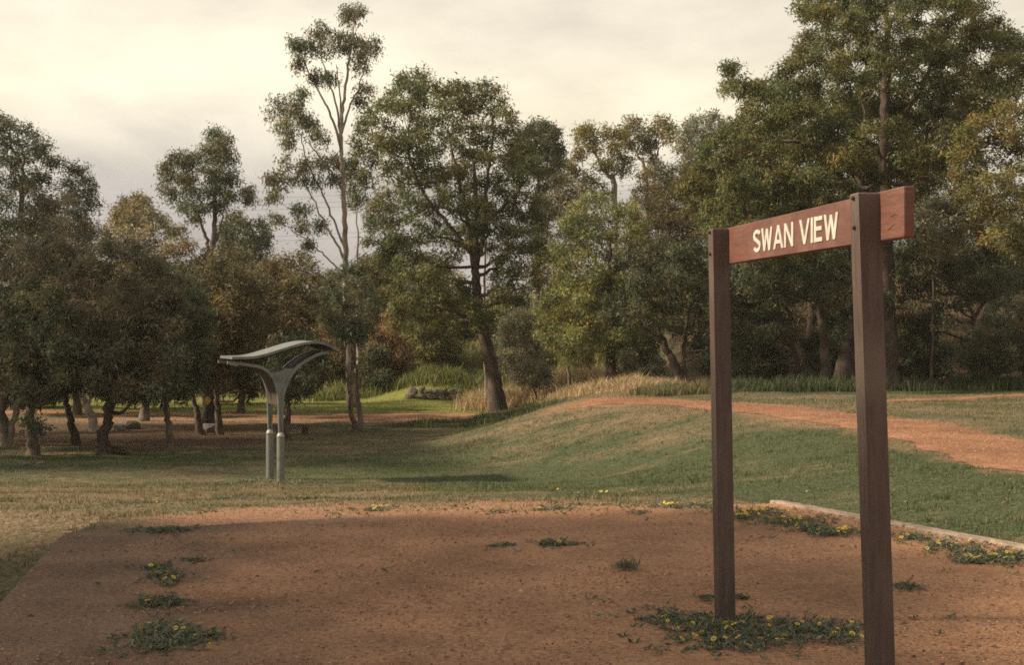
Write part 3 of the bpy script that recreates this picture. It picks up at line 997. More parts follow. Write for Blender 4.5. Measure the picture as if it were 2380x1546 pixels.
# --- left background
tree("tall_tree", "tall dark feathery tree rising at the left edge", 46, (40, 985), [(40, 880), (40, 700), (50, 480), (55, 360)], "dark",
     polys=[[(-160, 300), (-60, 240), (0, 258), (30, 275), (75, 285), (115, 335), (150, 380), (190, 372), (222, 420), (240, 470), (225, 540), (120, 600), (-160, 620)]], seed=31, r0=0.22, size=0.17, depth=2.4, group="tall trees on the left", R=38)
tree("flowering_tree", "cream-flowered tree glowing between the left trees", 40, (335, 975), [(335, 850), (335, 700), (340, 580)], "cream",
     polys=[[(235, 560), (250, 500), (300, 462), (350, 480), (395, 492), (440, 545), (450, 640), (380, 690), (270, 660)]], seed=32, r0=0.13, size=0.16)
tree("tall_gum", "compact gum with bare lower stems left of the tall gum", 49, (490, 975), [(492, 850), (492, 700), (493, 600), (498, 540), (500, 470), (502, 390)], "gum",
     clumps=[(502, 318, 26, 18), (498, 345, 38, 22), (526, 339, 20, 24), (410, 373, 24, 18), (386, 390, 18, 15), (437, 380, 30, 25), (478, 376, 34, 26), (523, 380, 28, 26),
             (400, 417, 30, 22), (444, 417, 34, 24), (495, 414, 34, 26), (540, 417, 26, 22), (574, 448, 20, 15), (580, 466, 15, 9), (396, 452, 22, 18), (444, 452, 34, 24), (492, 452, 34, 24), (530, 458, 22, 20),
             (424, 484, 22, 17), (465, 488, 28, 20), (506, 486, 22, 20), (451, 512, 18, 14)],
     stems=[(0.08, (492, 598), (478, 551), (466, 512), (450, 470)), (0.05, (497, 570), (512, 530), (520, 480))], seed=33, r0=0.2, size=0.17, droop=1.0, od=1.5, bark="bark_brown", depth=1.0, group="tall trees on the left")
tree("background_tree", "dark tree behind and right of the compact gum", 62, (570, 900), [(570, 760), (572, 620)], "dark",
     polys=[[(505, 540), (530, 492), (565, 498), (590, 525), (605, 508), (628, 540), (625, 610), (560, 650), (515, 620)]], seed=34, r0=0.18, size=0.24, R=24)
tree("background_tree", "small far treetop above the cream-flowered tree", 78, (312, 820), [(312, 650), (312, 500)], "olive",
     polys=[[(270, 490), (285, 462), (312, 450), (345, 465), (350, 500), (320, 530), (275, 525)]], seed=35, r0=0.18, size=0.28, R=18)
tree("tall_gum", "tall airy gum with bare fanning branches against the sky", 47, (818, 965), [(812, 850), (806, 720), (803, 600), (800, 480), (795, 380), (793, 300), (800, 220), (812, 140), (822, 60)], "gum",
     clumps=[(822, 40, 29, 32), (739, 76, 27, 22), (697, 112, 24, 32), (726, 118, 24, 30), (778, 108, 36, 32), (827, 104, 32, 28), (860, 114, 20, 25), (836, 148, 24, 26), (697, 150, 14, 18), (765, 183, 28, 20), (732, 183, 16, 16),
             (849, 207, 16, 18), (836, 237, 14, 16), (699, 224, 18, 18), (651, 255, 32, 26), (690, 265, 34, 30), (660, 300, 30, 22), (712, 287, 26, 26), (743, 326, 24, 24), (673, 334, 26, 14),
             (682, 388, 40, 26), (655, 422, 32, 26), (712, 420, 38, 22), (756, 384, 26, 26), (790, 378, 16, 20), (775, 420, 18, 16), (638, 462, 18, 15), (647, 510, 22, 16), (695, 492, 22, 18), (704, 530, 24, 16), (748, 527, 13, 16), (717, 571, 14, 12)],
     stems=[(0.05, (803, 610), (785, 570), (755, 520), (720, 450), (690, 400)), (0.042, (803, 590), (775, 510), (745, 440), (715, 380), (700, 320), (690, 280)), (0.045, (799, 450), (770, 400), (735, 355), (705, 320)),
            (0.05, (794, 350), (775, 280), (745, 220), (715, 160), (700, 120)), (0.045, (793, 320), (780, 240), (760, 180), (742, 100)), (0.045, (794, 310), (812, 250), (835, 200), (850, 140)),
            (0.04, (793, 300), (790, 220), (782, 150)), (0.035, (804, 640), (760, 600), (715, 560), (665, 525))],
     seed=36, r0=0.13, size=0.17, droop=1.1, od=1.35, bark="bark_pale", depth=0.9, twig=True, group="tall trees on the left", thin=0.8)
tree("slender_tree", "slender sapling on a thin pale stem between two big trees", 52, (832, 930), [(832, 800), (830, 620), (830, 480)], "marri",
     clumps=[(812, 408, 22, 24), (845, 418, 26, 24), (828, 442, 28, 22), (828, 474, 22, 14), (820, 385, 14, 14)], seed=37, r0=0.11, size=0.19, bark="bark_pale", od=1.6, depth=0.5)
# --- centre
tree("big_tree", "large round-crowned tree with a leaning trunk at the centre", 43, (1160, 958), [(1146, 880), (1128, 790), (1110, 700), (1105, 630), (1107, 560), (1108, 470), (1100, 380)], "marri",
     polys=[[(905, 210), (935, 160), (965, 150), (1000, 175), (1030, 190), (1075, 195), (1125, 185), (1160, 205), (1200, 270), (1205, 310), (1240, 350), (1275, 420), (1280, 500), (1270, 590), (1250, 660), (1210, 720), (1150, 700), (1125, 570),
             (1070, 600), (1040, 640), (960, 650), (890, 640), (850, 590), (840, 500), (885, 440), (860, 395), (812, 370), (818, 310), (850, 260)],
            [(900, 730), (910, 665), (960, 635), (1020, 635), (1080, 645), (1110, 700), (1150, 730), (1150, 785), (1090, 790), (1030, 805), (950, 790), (905, 770)]],
     holes=[(985, 262, 14), (905, 430, 20), (925, 360, 13), (1160, 400, 22), (1060, 440, 14), (1125, 610, 26), (1170, 610, 14), (935, 520, 14), (1195, 470, 12), (1090, 520, 16), (1010, 340, 12), (1118, 470, 14)],
     stems=[(0.11, (1106, 650), (1092, 560), (1080, 480), (1060, 400), (1040, 300)), (0.09, (1108, 610), (1125, 530), (1128, 450), (1140, 350), (1150, 260)), (0.08, (1096, 590), (1040, 520), (980, 440), (950, 350), (955, 240)),
            (0.06, (1085, 500), (1010, 480), (940, 510), (890, 540)), (0.06, (1128, 520), (1170, 480), (1215, 430), (1235, 400)), (0.06, (1122, 765), (1080, 735, -0.8), (1020, 715, -1.4), (960, 705, -1.6))],
     seed=41, r0=0.245, size=0.17, depth=2.6, od=1.3, spacing=1.0, R=31, bark="bark_dark")
tree("slender_tree", "thin straight stem standing close behind the leaning trunk", 46, (1132, 940), [(1128, 800), (1125, 690), (1127, 560), (1128, 500)], "marri",
     clumps=[(1135, 500, 22, 18), (1120, 480, 18, 16), (1148, 690, 16, 14)], seed=42, r0=0.085, size=0.17, bark="bark_pale")
tree("background_tree", "olive tree behind the slender sapling", 56, (870, 900), [(870, 760), (870, 640)], "olive",
     polys=[[(815, 640), (840, 600), (880, 595), (930, 610), (940, 660), (900, 700), (830, 690)]], seed=44, r0=0.14, size=0.22, R=24)
tree("background_tree", "dark tree peeping out right of the big central crown", 60, (1245, 880), [(1248, 700), (1250, 450), (1252, 340)], "dark",
     polys=[[(1185, 350), (1205, 310), (1235, 282), (1265, 285), (1300, 305), (1310, 345), (1302, 395), (1260, 420), (1200, 400)]], seed=45, r0=0.18, size=0.22, R=20)
tree("hill_gum", "pale-limbed gum on the skyline right of the central tree", 64, (1428, 760), [(1430, 600), (1426, 431), (1412, 407), (1392, 373), (1375, 345)], "golden",
     clumps=[(1378, 309, 34, 17), (1416, 315, 34, 20), (1354, 316, 19, 20), (1371, 346, 28, 20), (1422, 347, 28, 20), (1405, 390, 34, 18), (1440, 397, 26, 18), (1453, 368, 20, 15), (1316, 387, 26, 19), (1340, 405, 28, 19), (1300, 420, 24, 20), (1380, 425, 28, 20), (1345, 360, 16, 15)],
     seed=46, r0=0.2, size=0.23, od=1.5, bark="bark_pale", group="gums on the skyline", depth=1.2)
tree("hill_gum", "leaning two-tufted gum in the middle of the skyline", 66, (1505, 750), [(1505, 560), (1498, 397), (1482, 363), (1470, 335)], "golden",
     clumps=[(1467, 284, 20, 14), (1472, 305, 28, 15), (1450, 318, 16, 12), (1490, 325, 18, 12), (1500, 350, 14, 12), (1462, 340, 16, 10)], seed=47, r0=0.16, size=0.23, od=1.5, bark="bark_pale", group="gums on the skyline", depth=0.8)
tree("hill_gum", "small sparse gum rightmost of the skyline gums", 66, (1530, 750), [(1526, 560), (1521, 400), (1530, 345)], "golden",
     clumps=[(1539, 284, 22, 13), (1521, 309, 22, 15), (1549, 303, 20, 14), (1560, 322, 18, 12), (1512, 335, 16, 12), (1520, 375, 16, 14)], seed=48, r0=0.14, size=0.23, od=1.5, bark="bark_pale", group="gums on the skyline", depth=0.8)
tree("background_tree", "rounded grey-green treetop left of the tallest tree", 60, (1645, 800), [(1645, 560), (1645, 330)], "sage",
     polys=[[(1570, 340), (1590, 290), (1620, 264), (1660, 262), (1700, 280), (1740, 340), (1700, 400), (1590, 400)]], seed=49, r0=0.2, size=0.23, R=26)
# --- right of centre
tree("bushy_tree", "bright lime-green tree on the slope right of centre", 40, (1420, 925), [(1420, 800), (1415, 640), (1420, 540)], "lime",
     polys=[[(1285, 560), (1300, 500), (1345, 455), (1390, 440), (1430, 452), (1465, 470), (1500, 520), (1520, 600), (1480, 660), (1400, 680), (1300, 660), (1265, 610)]],
     seed=51, r0=0.16, size=0.16, R=32, depth=1.8, stems=[(0.08, (1416, 650), (1370, 590), (1330, 540)), (0.08, (1418, 640), (1460, 580), (1480, 540))], bark="bark_dark")
tree("bushy_tree", "rusty-tipped tree between lime-green tree and tallest tree", 49, (1560, 890), [(1560, 760), (1555, 600), (1550, 480)], "olive",
     polys=[[(1455, 480), (1480, 400), (1530, 375), (1580, 385), (1640, 400), (1660, 480), (1640, 600), (1540, 640), (1480, 560)]], seed=52, r0=0.16, size=0.17, R=30, depth=1.5)
tree("bushy_tree", "dark spreading tree with forked trunk left of the sign", 38, (1588, 905), [(1568, 850), (1545, 800), (1530, 760), (1545, 690)], "dark",
     polys=[[(1370, 700), (1400, 630), (1470, 570), (1560, 555), (1640, 570), (1690, 620), (1700, 740), (1680, 830), (1620, 850), (1590, 790), (1500, 760), (1440, 760), (1390, 760)]],
     stems=[(0.07, (1548, 805), (1505, 770), (1465, 730), (1430, 700)), (0.07, (1590, 895), (1590, 820), (1600, 740), (1620, 660))], seed=53, r0=0.15, size=0.15, R=32, depth=1.6, bark="bark_dark")
tree("small_tree", "pale green hanging tree above the dry grass", 39.5, (1325, 930), [(1322, 870), (1315, 790), (1318, 720)], "lime",
     polys=[[(1245, 720), (1265, 670), (1310, 640), (1370, 650), (1392, 710), (1390, 790), (1370, 850), (1320, 860), (1280, 810), (1250, 780)]], seed=54, r0=0.06, size=0.15, R=26, droop=0.8, od=0.8)
tree("big_tree", "tallest spreading tree towering over the sign", 37, (2056, 885), [(2058, 780), (2058, 640), (2054, 520), (2056, 430), (2054, 330), (2058, 200), (2060, 90), (2062, 0)], "marri",
     polys=[[(1838, 20), (1850, -60), (2280, -60), (2300, 20), (2335, 60), (2375, 80), (2400, 150), (2375, 230), (2300, 290), (2230, 340), (2190, 400), (2130, 440), (2060, 420), (2020, 470), (1960, 560), (1830, 620), (1760, 640),
             (1690, 590), (1620, 520), (1565, 450), (1600, 390), (1640, 325), (1700, 285), (1735, 240), (1745, 195), (1790, 180), (1850, 110), (1870, 60)]],
     clumps=[(1700, 175, 32, 30), (1712, 215, 26, 26), (1690, 205, 22, 26), (1735, 200, 20, 20)],
     holes=[(2058, 70, 26), (2040, 300, 26), (2075, 330, 24), (2140, 330, 22), (1975, 405, 26), (2150, 270, 16), (2000, 340, 18), (2100, 400, 20), (2130, 210, 12), (2280, 150, 22)],
     stems=[(0.13, (2055, 470), (2010, 445), (1990, 400), (1975, 375), (1940, 395), (1900, 400)), (0.12, (2056, 430), (2080, 395), (2120, 365), (2180, 362)), (0.10, (2054, 390), (2030, 345), (2010, 320), (2012, 270), (1990, 200)),
            (0.10, (2056, 300), (2110, 250), (2150, 180), (2190, 80)), (0.10, (1990, 410), (1930, 360), (1860, 330), (1780, 330)), (0.07, (2005, 440), (1975, 470), (1940, 480), (1880, 520)), (0.08, (2100, 380), (2160, 320), (2240, 250), (2320, 170))],
     seed=61, r0=0.30, size=0.155, depth=2.8, od=1.6, spacing=0.84, R=34, bark="bark_dark")
tree("dark_tree", "thick black trunk half hidden behind the nearer sign post", 37.5, (1962, 888), [(1965, 820), (1978, 740), (1990, 660), (2000, 600)], "dark",
     polys=[[(1880, 640), (1930, 590), (2010, 580), (2070, 620), (2060, 720), (2010, 790), (1940, 780), (1890, 730)]], seed=62, r0=0.28, size=0.16, R=32, depth=1.5, bark="bark_dark", group="dark trees behind the sign", od=0.9)
tree("dark_tree", "leaning brown trunk seen between the two sign posts", 37, (1918, 890), [(1915, 820), (1908, 740), (1893, 660), (1885, 590)], "dark",
     polys=[[(1690, 620), (1760, 600), (1860, 610), (1900, 640), (1880, 700), (1800, 700), (1720, 690)]], seed=63, r0=0.16, size=0.16, R=30, depth=1.4, bark="bark_dark", group="dark trees behind the sign", od=0.9)
tree("dark_tree", "low twisted tree with arching limb between the sign posts", 38, (1862, 898), [(1850, 840), (1835, 780), (1815, 740), (1790, 725)], "dark",
     polys=[[(1690, 700), (1740, 680), (1800, 700), (1830, 760), (1830, 850), (1760, 880), (1700, 870)]], stems=[(0.06, (1830, 770), (1835, 735), (1815, 705), (1790, 690))], seed=64, r0=0.11, size=0.15, R=30, depth=1.2, bark="bark_dark", group="dark trees behind the sign", od=0.7)
tree("dark_tree", "shadowed tree with open crooked branches right of the sign", 38, (2275, 875), [(2270, 800), (2260, 740), (2240, 690), (2200, 660)], "dark",
     polys=[[(2080, 600), (2130, 570), (2220, 590), (2290, 560), (2345, 610), (2380, 650), (2340, 700), (2250, 710), (2240, 760), (2160, 800), (2090, 760)]], holes=[(2300, 720, 30), (2230, 740, 18)],
     stems=[(0.06, (2262, 745), (2290, 700), (2330, 660)), (0.05, (2230, 685), (2180, 680), (2130, 650))], seed=65, r0=0.10, size=0.16, R=30, depth=1.4, bark="bark_dark", group="dark trees behind the sign", od=0.8)
tree("big_tree", "golden-green leafy tree at the right edge above the sign", 34, (2440, 890), [(2430, 760), (2420, 600), (2400, 450), (2380, 360)], "golden",
     polys=[[(2192, 370), (2215, 320), (2260, 275), (2320, 240), (2380, 235), (2500, 250), (2520, 420), (2500, 580), (2340, 590), (2260, 560), (2215, 500), (2225, 430)]],
     seed=66, r0=0.2, size=0.15, R=34, depth=1.8, bark="bark_brown", stems=[(0.08, (2405, 480), (2340, 430), (2270, 390)), (0.07, (2412, 540), (2340, 520), (2280, 500))])
tree("small_tree", "grey-green sapling just right of the sign's end", 36, (2165, 880), [(2165, 760), (2168, 620), (2170, 540)], "sage",
     polys=[[(2110, 520), (2140, 470), (2190, 460), (2235, 500), (2240, 570), (2190, 610), (2120, 590)]], seed=67, bark="bark_dark", r0=0.04, size=0.15, R=28, od=0.8)
tree("background_tree", "dense dark tree filling the slope behind the sign", 45, (1790, 880), [(1790, 780), (1795, 660), (1800, 560)], "dark",
     polys=[[(1640, 560), (1700, 520), (1800, 530), (1900, 560), (1990, 540), (2080, 540), (2100, 640), (1980, 680), (1900, 600), (1840, 640), (1740, 720), (1660, 720)]], seed=68, r0=0.16, size=0.18, R=36, depth=1.5)
tree("background_tree", "olive-brown tree on the bank behind the twin slender trunks", 57, (790, 900), [(790, 800), (785, 700)], "olive",
     polys=[[(700, 720), (740, 640), (800, 620), (870, 650), (900, 720), (890, 800), (820, 840), (730, 820)]], seed=111, r0=0.12, size=0.2, R=30, group="bushy trees on the bank")
tree("background_tree", "grey-green tree on the bank right of the leaning trunk", 54, (1215, 880), [(1215, 780), (1215, 720)], "sage",
     polys=[[(1150, 800), (1160, 720), (1200, 690), (1250, 690), (1270, 760), (1260, 850), (1190, 870)]], seed=112, r0=0.09, size=0.17, R=26, group="bushy trees on the bank", od=0.7)
tree("background_tree", "green tree on the slope under the lime-green crown", 50, (1450, 890), [(1450, 800), (1450, 720)], "lime",  # light palette in place of sun falling on the slope
     od=0.8, polys=[[(1270, 700), (1290, 640), (1380, 640), (1470, 640), (1540, 640), (1560, 760), (1520, 830), (1440, 820), (1390, 760), (1310, 740)]], seed=113, r0=0.12, size=0.17, R=30, group="bushy trees on the bank")
tree("background_tree", "broad olive tree high on the slope left of the sign board", 52, (1650, 870), [(1650, 740), (1645, 600)], "marri",
     polys=[[(1500, 460), (1580, 400), (1680, 380), (1760, 420), (1800, 520), (1760, 640), (1640, 680), (1540, 620)]], seed=114, r0=0.16, size=0.18, R=34, depth=1.6, group="bushy trees on the bank")
tree("background_tree", "dark tree on the hillside between sign end and right edge", 48, (2290, 860), [(2290, 760), (2285, 640)], "marri",
     polys=[[(2060, 480), (2080, 410), (2150, 370), (2230, 380), (2290, 450), (2350, 520), (2450, 560), (2450, 680), (2380, 720), (2280, 690), (2180, 640), (2100, 600)]], seed=115, r0=0.15, size=0.17, R=34, depth=1.5, group="bushy trees on the bank")
tree("background_tree", "dusky tree showing under the sign board between the posts", 46, (1800, 880), [(1800, 800), (1800, 720)], "olive",
     polys=[[(1700, 800), (1720, 690), (1790, 650), (1870, 680), (1960, 640), (1990, 740), (1960, 830), (1850, 850), (1760, 850)]], seed=116, r0=0.12, size=0.16, R=32, group="bushy trees on the bank", od=0.8)
tree("background_tree", "dark tree closing the gap behind the left trees", 44, (560, 960), [(560, 860), (560, 760)], "dark",
     polys=[[(430, 800), (450, 700), (560, 660), (660, 700), (680, 800), (640, 890), (520, 890)]], seed=117, r0=0.12, size=0.17, R=34, group="dark trees behind the left group")
tree("background_tree", "dark tree behind the crooked tree and its neighbours", 43, (180, 970), [(180, 860), (180, 740)], "dark",
     polys=[[(-60, 700), (40, 600), (200, 600), (330, 640), (400, 720), (390, 860), (250, 900), (60, 890), (-60, 860)]], seed=118, r0=0.14, size=0.17, R=38, group="dark trees behind the left group")
tree("background_tree", "green tree in the gap left of the big central crown", 55, (930, 890), [(930, 780), (925, 660)], "golden",  # brightened palette imitates sunlight that other trees block here
     polys=[[(830, 660), (850, 590), (920, 580), (990, 600), (1060, 620), (1090, 680), (1060, 740), (960, 760), (860, 730)]], seed=119, r0=0.12, size=0.19, R=30, group="bushy trees on the bank")
tree("background_tree", "olive tree in the gap right of the big central crown", 56, (1290, 880), [(1290, 760), (1285, 600)], "olive",
     polys=[[(1215, 560), (1250, 430), (1300, 400), (1360, 430), (1380, 520), (1340, 600), (1310, 680), (1240, 680)]], seed=120, r0=0.13, size=0.19, R=30, group="bushy trees on the bank")
tree("background_tree", "dark tree close behind the tallest tree, filling its crown", 42, (1880, 880), [(1885, 760), (1890, 560), (1900, 380)], "marri",
     polys=[[(1640, 480), (1680, 360), (1760, 290), (1860, 230), (1960, 220), (2060, 240), (2180, 230), (2280, 260), (2270, 360), (2200, 430), (2080, 520), (1980, 600), (1840, 640), (1720, 620)]], seed=121, r0=0.2, size=0.17, R=40, depth=1.6, od=0.9, spacing=0.9, group="bushy trees on the bank", bark="bark_dark")
tree("small_tree", "bright bushy sapling between dry grass and forked trunk", 41, (1455, 920), [(1455, 860), (1450, 790)], "lime",
     polys=[[(1395, 830), (1400, 760), (1440, 710), (1500, 720), (1530, 780), (1520, 850), (1450, 880)]], seed=122, r0=0.05, size=0.15, R=26, od=0.8, bark="bark_dark")
# --- unseen trees added left of the frame to shade the platform and left group
tree("shade_tree", "broad tree standing left of the platform that shades the gravel", 7.4, (-3700, 1050), [(-3700, -500), (-3650, -1500), (-3600, -2200)], "marri",
     polys=[[(-5300, -900), (-5200, -2300), (-4830, -2800), (-3716, -2890), (-2800, -2330), (-2300, -1980), (-2200, -1300), (-2500, -700), (-3300, -450), (-4500, -450)]], seed=71, r0=0.28, size=0.30, R=300, depth=3.6, od=1.5, twig=False, ortho=True, spacing=0.55)

for k, (wx, wy, lab) in enumerate([(-19.0, 27.5, "tall tree left of the grove, nearer of two outside the view"), (-20.5, 34.5, "tall tree left of the grove, farther of two outside the view")]):
    kk = F / wy
    cxp = CX + wx * kk
    def wp(dx, z): return (cxp + dx * kk, HY + (EYE - z) * kk)
    tree("shade_tree", lab, wy, wp(0, -1), [wp(0.1, 3), wp(0, 6), wp(0.2, 9)], "marri",
         polys=[[wp(-3.6, 6.0), wp(-2.6, 9.5), wp(0, 11.5), wp(2.6, 10.5), wp(3.8, 8), wp(3.0, 5.2), wp(0, 4.4), wp(-2.6, 4.6)]], seed=72 + k, r0=0.25, size=0.34, R=0.9 * kk, depth=3.2, od=0.16, twig=False, ortho=True, group="unseen tall trees added to shade the grove")

# shrubs
def shrub(name, label, D, base, poly, pal, seed, group=None, size=0.13, R=22, od=1.0, droop=0.0, bark="bark_brown", depth=0.7):
    x0, y0 = base
    cy = sum(p[1] for p in poly) / len(poly); cx = sum(p[0] for p in poly) / len(poly)
    return tree(name, label, D, base, [((x0 + cx) / 2, (y0 * 0.6 + cy * 0.4)), (cx, cy)], pal, polys=[poly], seed=seed, r0=0.035, size=size, R=R, od=od, droop=droop, bark=bark, depth=depth, group=group, cat="shrub")


G_S = "shrubs at the foot of the bank"
shrub("shrub", "brown twiggy shrub with upright stems behind the twin trunks", 53, (905, 915), [(870, 860), (865, 760), (900, 720), (940, 740), (960, 820), (950, 890), (890, 900)], "brown", 81, G_S, 0.2, droop=-0.8)
shrub("shrub", "dark shrub at the foot of the bank left of the stone wall", 52, (880, 925), [(840, 900), (835, 830), (880, 800), (915, 840), (920, 910)], "dark", 82, G_S, 0.17)
shrub("shrub", "deep green shrub behind the stone wall", 55, (985, 900), [(940, 870), (940, 810), (990, 785), (1060, 790), (1080, 840), (1060, 880)], "golden", 83, G_S, 0.18)  # golden palette stands in for sunlight on the bank
shrub("shrub", "grey-green shrub right of the leaning trunk", 46, (1215, 915), [(1160, 860), (1165, 770), (1200, 710), (1245, 730), (1260, 810), (1245, 870), (1200, 890)], "sage", 84, G_S, 0.13, od=0.8)
shrub("shrub", "low spreading shrub with dark twigs in the dry grass", 41.5, (1250, 930), [(1185, 880), (1200, 850), (1245, 840), (1280, 860), (1278, 895), (1230, 905)], "sage", 85, G_S, 0.12, R=16, od=0.7, bark="bark_dark")
shrub("shrub", "dry brownish shrub above the straw grass", 50, (1400, 915), [(1375, 880), (1365, 800), (1400, 760), (1450, 780), (1470, 850), (1440, 900)], "brown", 86, G_S, 0.17, od=0.8)
shrub("shrub", "sage bush beside the forked trunk left of the sign", 40, (1480, 922), [(1430, 890), (1440, 830), (1490, 800), (1540, 830), (1550, 890), (1500, 910)], "sage", 87, G_S, 0.12, od=0.7)
shrub("shrub", "dark thicket at the foot of the farther sign post", 39, (1735, 905), [(1640, 900), (1630, 830), (1690, 790), (1780, 800), (1830, 840), (1820, 890), (1740, 905)], "dark", 88, G_S, 0.14, od=0.9)
shrub("shrub", "round black-green bush at right under the crooked branches", 36.5, (2290, 885), [(2225, 870), (2225, 800), (2270, 765), (2330, 780), (2360, 830), (2350, 880)], "dark", 89, G_S, 0.13)
shrub("shrub", "shaded undergrowth directly right of the nearer sign post", 40, (2130, 885), [(2070, 880), (2070, 790), (2130, 760), (2210, 800), (2220, 870), (2140, 885)], "dark", 90, G_S, 0.14, od=0.8)
shrub("shrub", "pale green bush at the right edge of the shade", 37.5, (2375, 870), [(2335, 860), (2330, 790), (2370, 750), (2440, 770), (2450, 860)], "olive", 91, G_S, 0.13)
shrub("shrub", "grey-green scrub on the slope at the far right", 43, (2350, 850), [(2280, 800), (2285, 720), (2340, 680), (2420, 690), (2460, 760), (2440, 820), (2340, 830)], "sage", 96, G_S, 0.15)
shrub("shrub", "dark scrub between the two sign posts, right of leaning trunk", 39.5, (1935, 890), [(1870, 880), (1865, 800), (1910, 760), (1990, 770), (2040, 820), (2030, 880), (1950, 890)], "dark", 97, G_S, 0.14)
shrub("shrub", "dense bush behind the trees at the left edge", 47, (60, 950), [(-40, 950), (-40, 830), (40, 800), (130, 830), (150, 930), (60, 950)], "dark", 92, "shrubs behind the left trees", 0.17)
shrub("shrub", "dark bush hanging low behind the crooked tree", 46, (310, 950), [(230, 930), (230, 830), (300, 800), (400, 820), (420, 900), (340, 925)], "dark", 93, "shrubs behind the left trees", 0.17)
shrub("shrub", "green bush behind the yellow marker tree", 49, (560, 930), [(430, 905), (440, 820), (520, 790), (610, 810), (640, 890), (560, 915)], "marri", 94, "shrubs behind the left trees", 0.17)
shrub("shrub", "olive bush on the bank behind the shelter roof", 54, (760, 920), [(690, 890), (690, 800), (740, 760), (800, 790), (820, 870), (770, 905)], "olive", 95, "shrubs behind the left trees", 0.19)

# ------------------------------------------------------------------ tall grasses
def tall(name, label, region, n, h, w, cols, lean=0.5, seed=1, dens=0.0):
    xs = [p[0] for p in region]; ys = [p[1] for p in region]
    x = rng.uniform(min(xs), max(xs), n * 4); y = rng.uniform(min(ys), max(ys), n * 4)
    ok = inside(x, y, region)
    d = dline(x, y, region, True)
    ok &= rng.uniform(0, 1, n * 4) < np.clip(d / 0.6, 0.05, 1) * (1 - dens * fbm(x * 0.8, y * 0.8, seed))
    x, y = x[ok][:n], y[ok][:n]
    m = len(x)
    hh = rng.uniform(h[0], h[1], m) * (0.25 + 1.5 * fbm(x * 1.3, y * 1.3, seed) ** 2 * 1.4)
    o = obj(name, blades(name, x, y, hh, rng.uniform(w * .6, w * 1.3, m), pick(cols, m, 0.25), M["grass"], lean))
    return tag(o, label, "grass", kind="stuff")


STRAW = [(0.48, 0.35, 0.20), (0.40, 0.29, 0.165), (0.56, 0.43, 0.27), (0.28, 0.22, 0.11)]
tall("dry_grass", "tall pale straw grass around the leaning trunk", [(-2.0, 45.2), (-0.6, 44.2), (0.4, 42.0), (1.8, 41), (3.2, 44), (1.8, 48), (-1.2, 48.5)], 13000, (0.2, 0.7), 0.017, STRAW, 0.8, 3, 0.5)
tall("dry_grass", "low patchy straw grass beside the path's end", [(0.4, 40), (1.6, 36.2), (3.2, 34.6), (4.6, 35.6), (4.4, 41), (2.4, 41)], 13000, (0.05, 0.34), 0.015, STRAW, 1.0, 4, 0.8)
tall("bank_grass", "yellow-green grass covering the bank behind the trees", [(-22, 51), (-6, 51.5), (-2, 54), (3, 48), (8, 48), (9, 68), (-22, 70)], 42000, (0.25, 0.65), 0.035, [(0.17, 0.17, 0.045), (0.26, 0.22, 0.08), (0.12, 0.14, 0.035), (0.33, 0.26, 0.11)], 0.5, 5, 0.3)
tall("hill_grass", "dry pinkish grass on the hillside behind the sign", [(5, 43), (8, 40), (20, 38.5), (26, 62), (6, 62)], 22000, (0.12, 0.4), 0.03, [(0.22, 0.155, 0.10), (0.17, 0.125, 0.075), (0.13, 0.125, 0.06), (0.27, 0.21, 0.11)], 0.5, 7, 0.3)
tall("shade_grass", "long dark green grass in the shade behind the sign", [(5.0, 34.4), (7, 34.9), (10, 35.3), (15, 35.5), (16, 39), (10, 39), (5.2, 37.5)], 24000, (0.12, 0.38), 0.018, [(0.055, 0.08, 0.032), (0.075, 0.095, 0.042), (0.11, 0.115, 0.055)], 0.7, 9, 0.2)
tall("lush_grass", "lush green grass growing over the stone wall", [(-7.2, 50.3), (-4.6, 50.8), (-3.6, 50.7), (-1.0, 50.5), (-0.6, 54), (-4, 56), (-8, 54)], 12000, (0.15, 0.5), 0.028, [(0.12, 0.155, 0.045), (0.18, 0.20, 0.06), (0.26, 0.24, 0.10)], 0.6, 12, 0.2)
tall("verge_grass", "green tufts along the shoulder below the leaning trunk", [(-3.6, 37.6), (-1.6, 36.6), (-0.4, 35.0), (1.0, 33.6), (1.5, 34.8), (0.3, 37.5), (-0.7, 39.5), (-2.4, 39.6)], 9000, (0.08, 0.26), 0.018, [(0.075, 0.10, 0.042), (0.105, 0.125, 0.055), (0.15, 0.15, 0.07)], 0.7, 15)
tall("verge_grass", "grey-green tussocks beside the path by the farther post", [(3.2, 32.6), (4.2, 33.0), (5.4, 34.2), (5.2, 35.6), (3.4, 34.8), (2.6, 33.4)], 6000, (0.12, 0.36), 0.016, [(0.10, 0.12, 0.05), (0.14, 0.14, 0.065), (0.26, 0.19, 0.10)], 0.7, 16, 0.6)


# ------------------------------------------------------------------ stone wall, rocks, stump
def rock_mesh(name, r, s, mat, pts=26):
    """one irregular stone: a lumpy low-poly ball"""
    u, f = ICO
    d = 1 + 0.28 * np.sin(u @ r.normal(0, 2.2, 3) + r.uniform(0, 6)) + r.normal(0, 0.07, len(u))
    v = u * d[:, None]
    v = np.clip(v, -0.9, 0.9) * np.array(s)
    return mesh_np(name, v, f, mat)


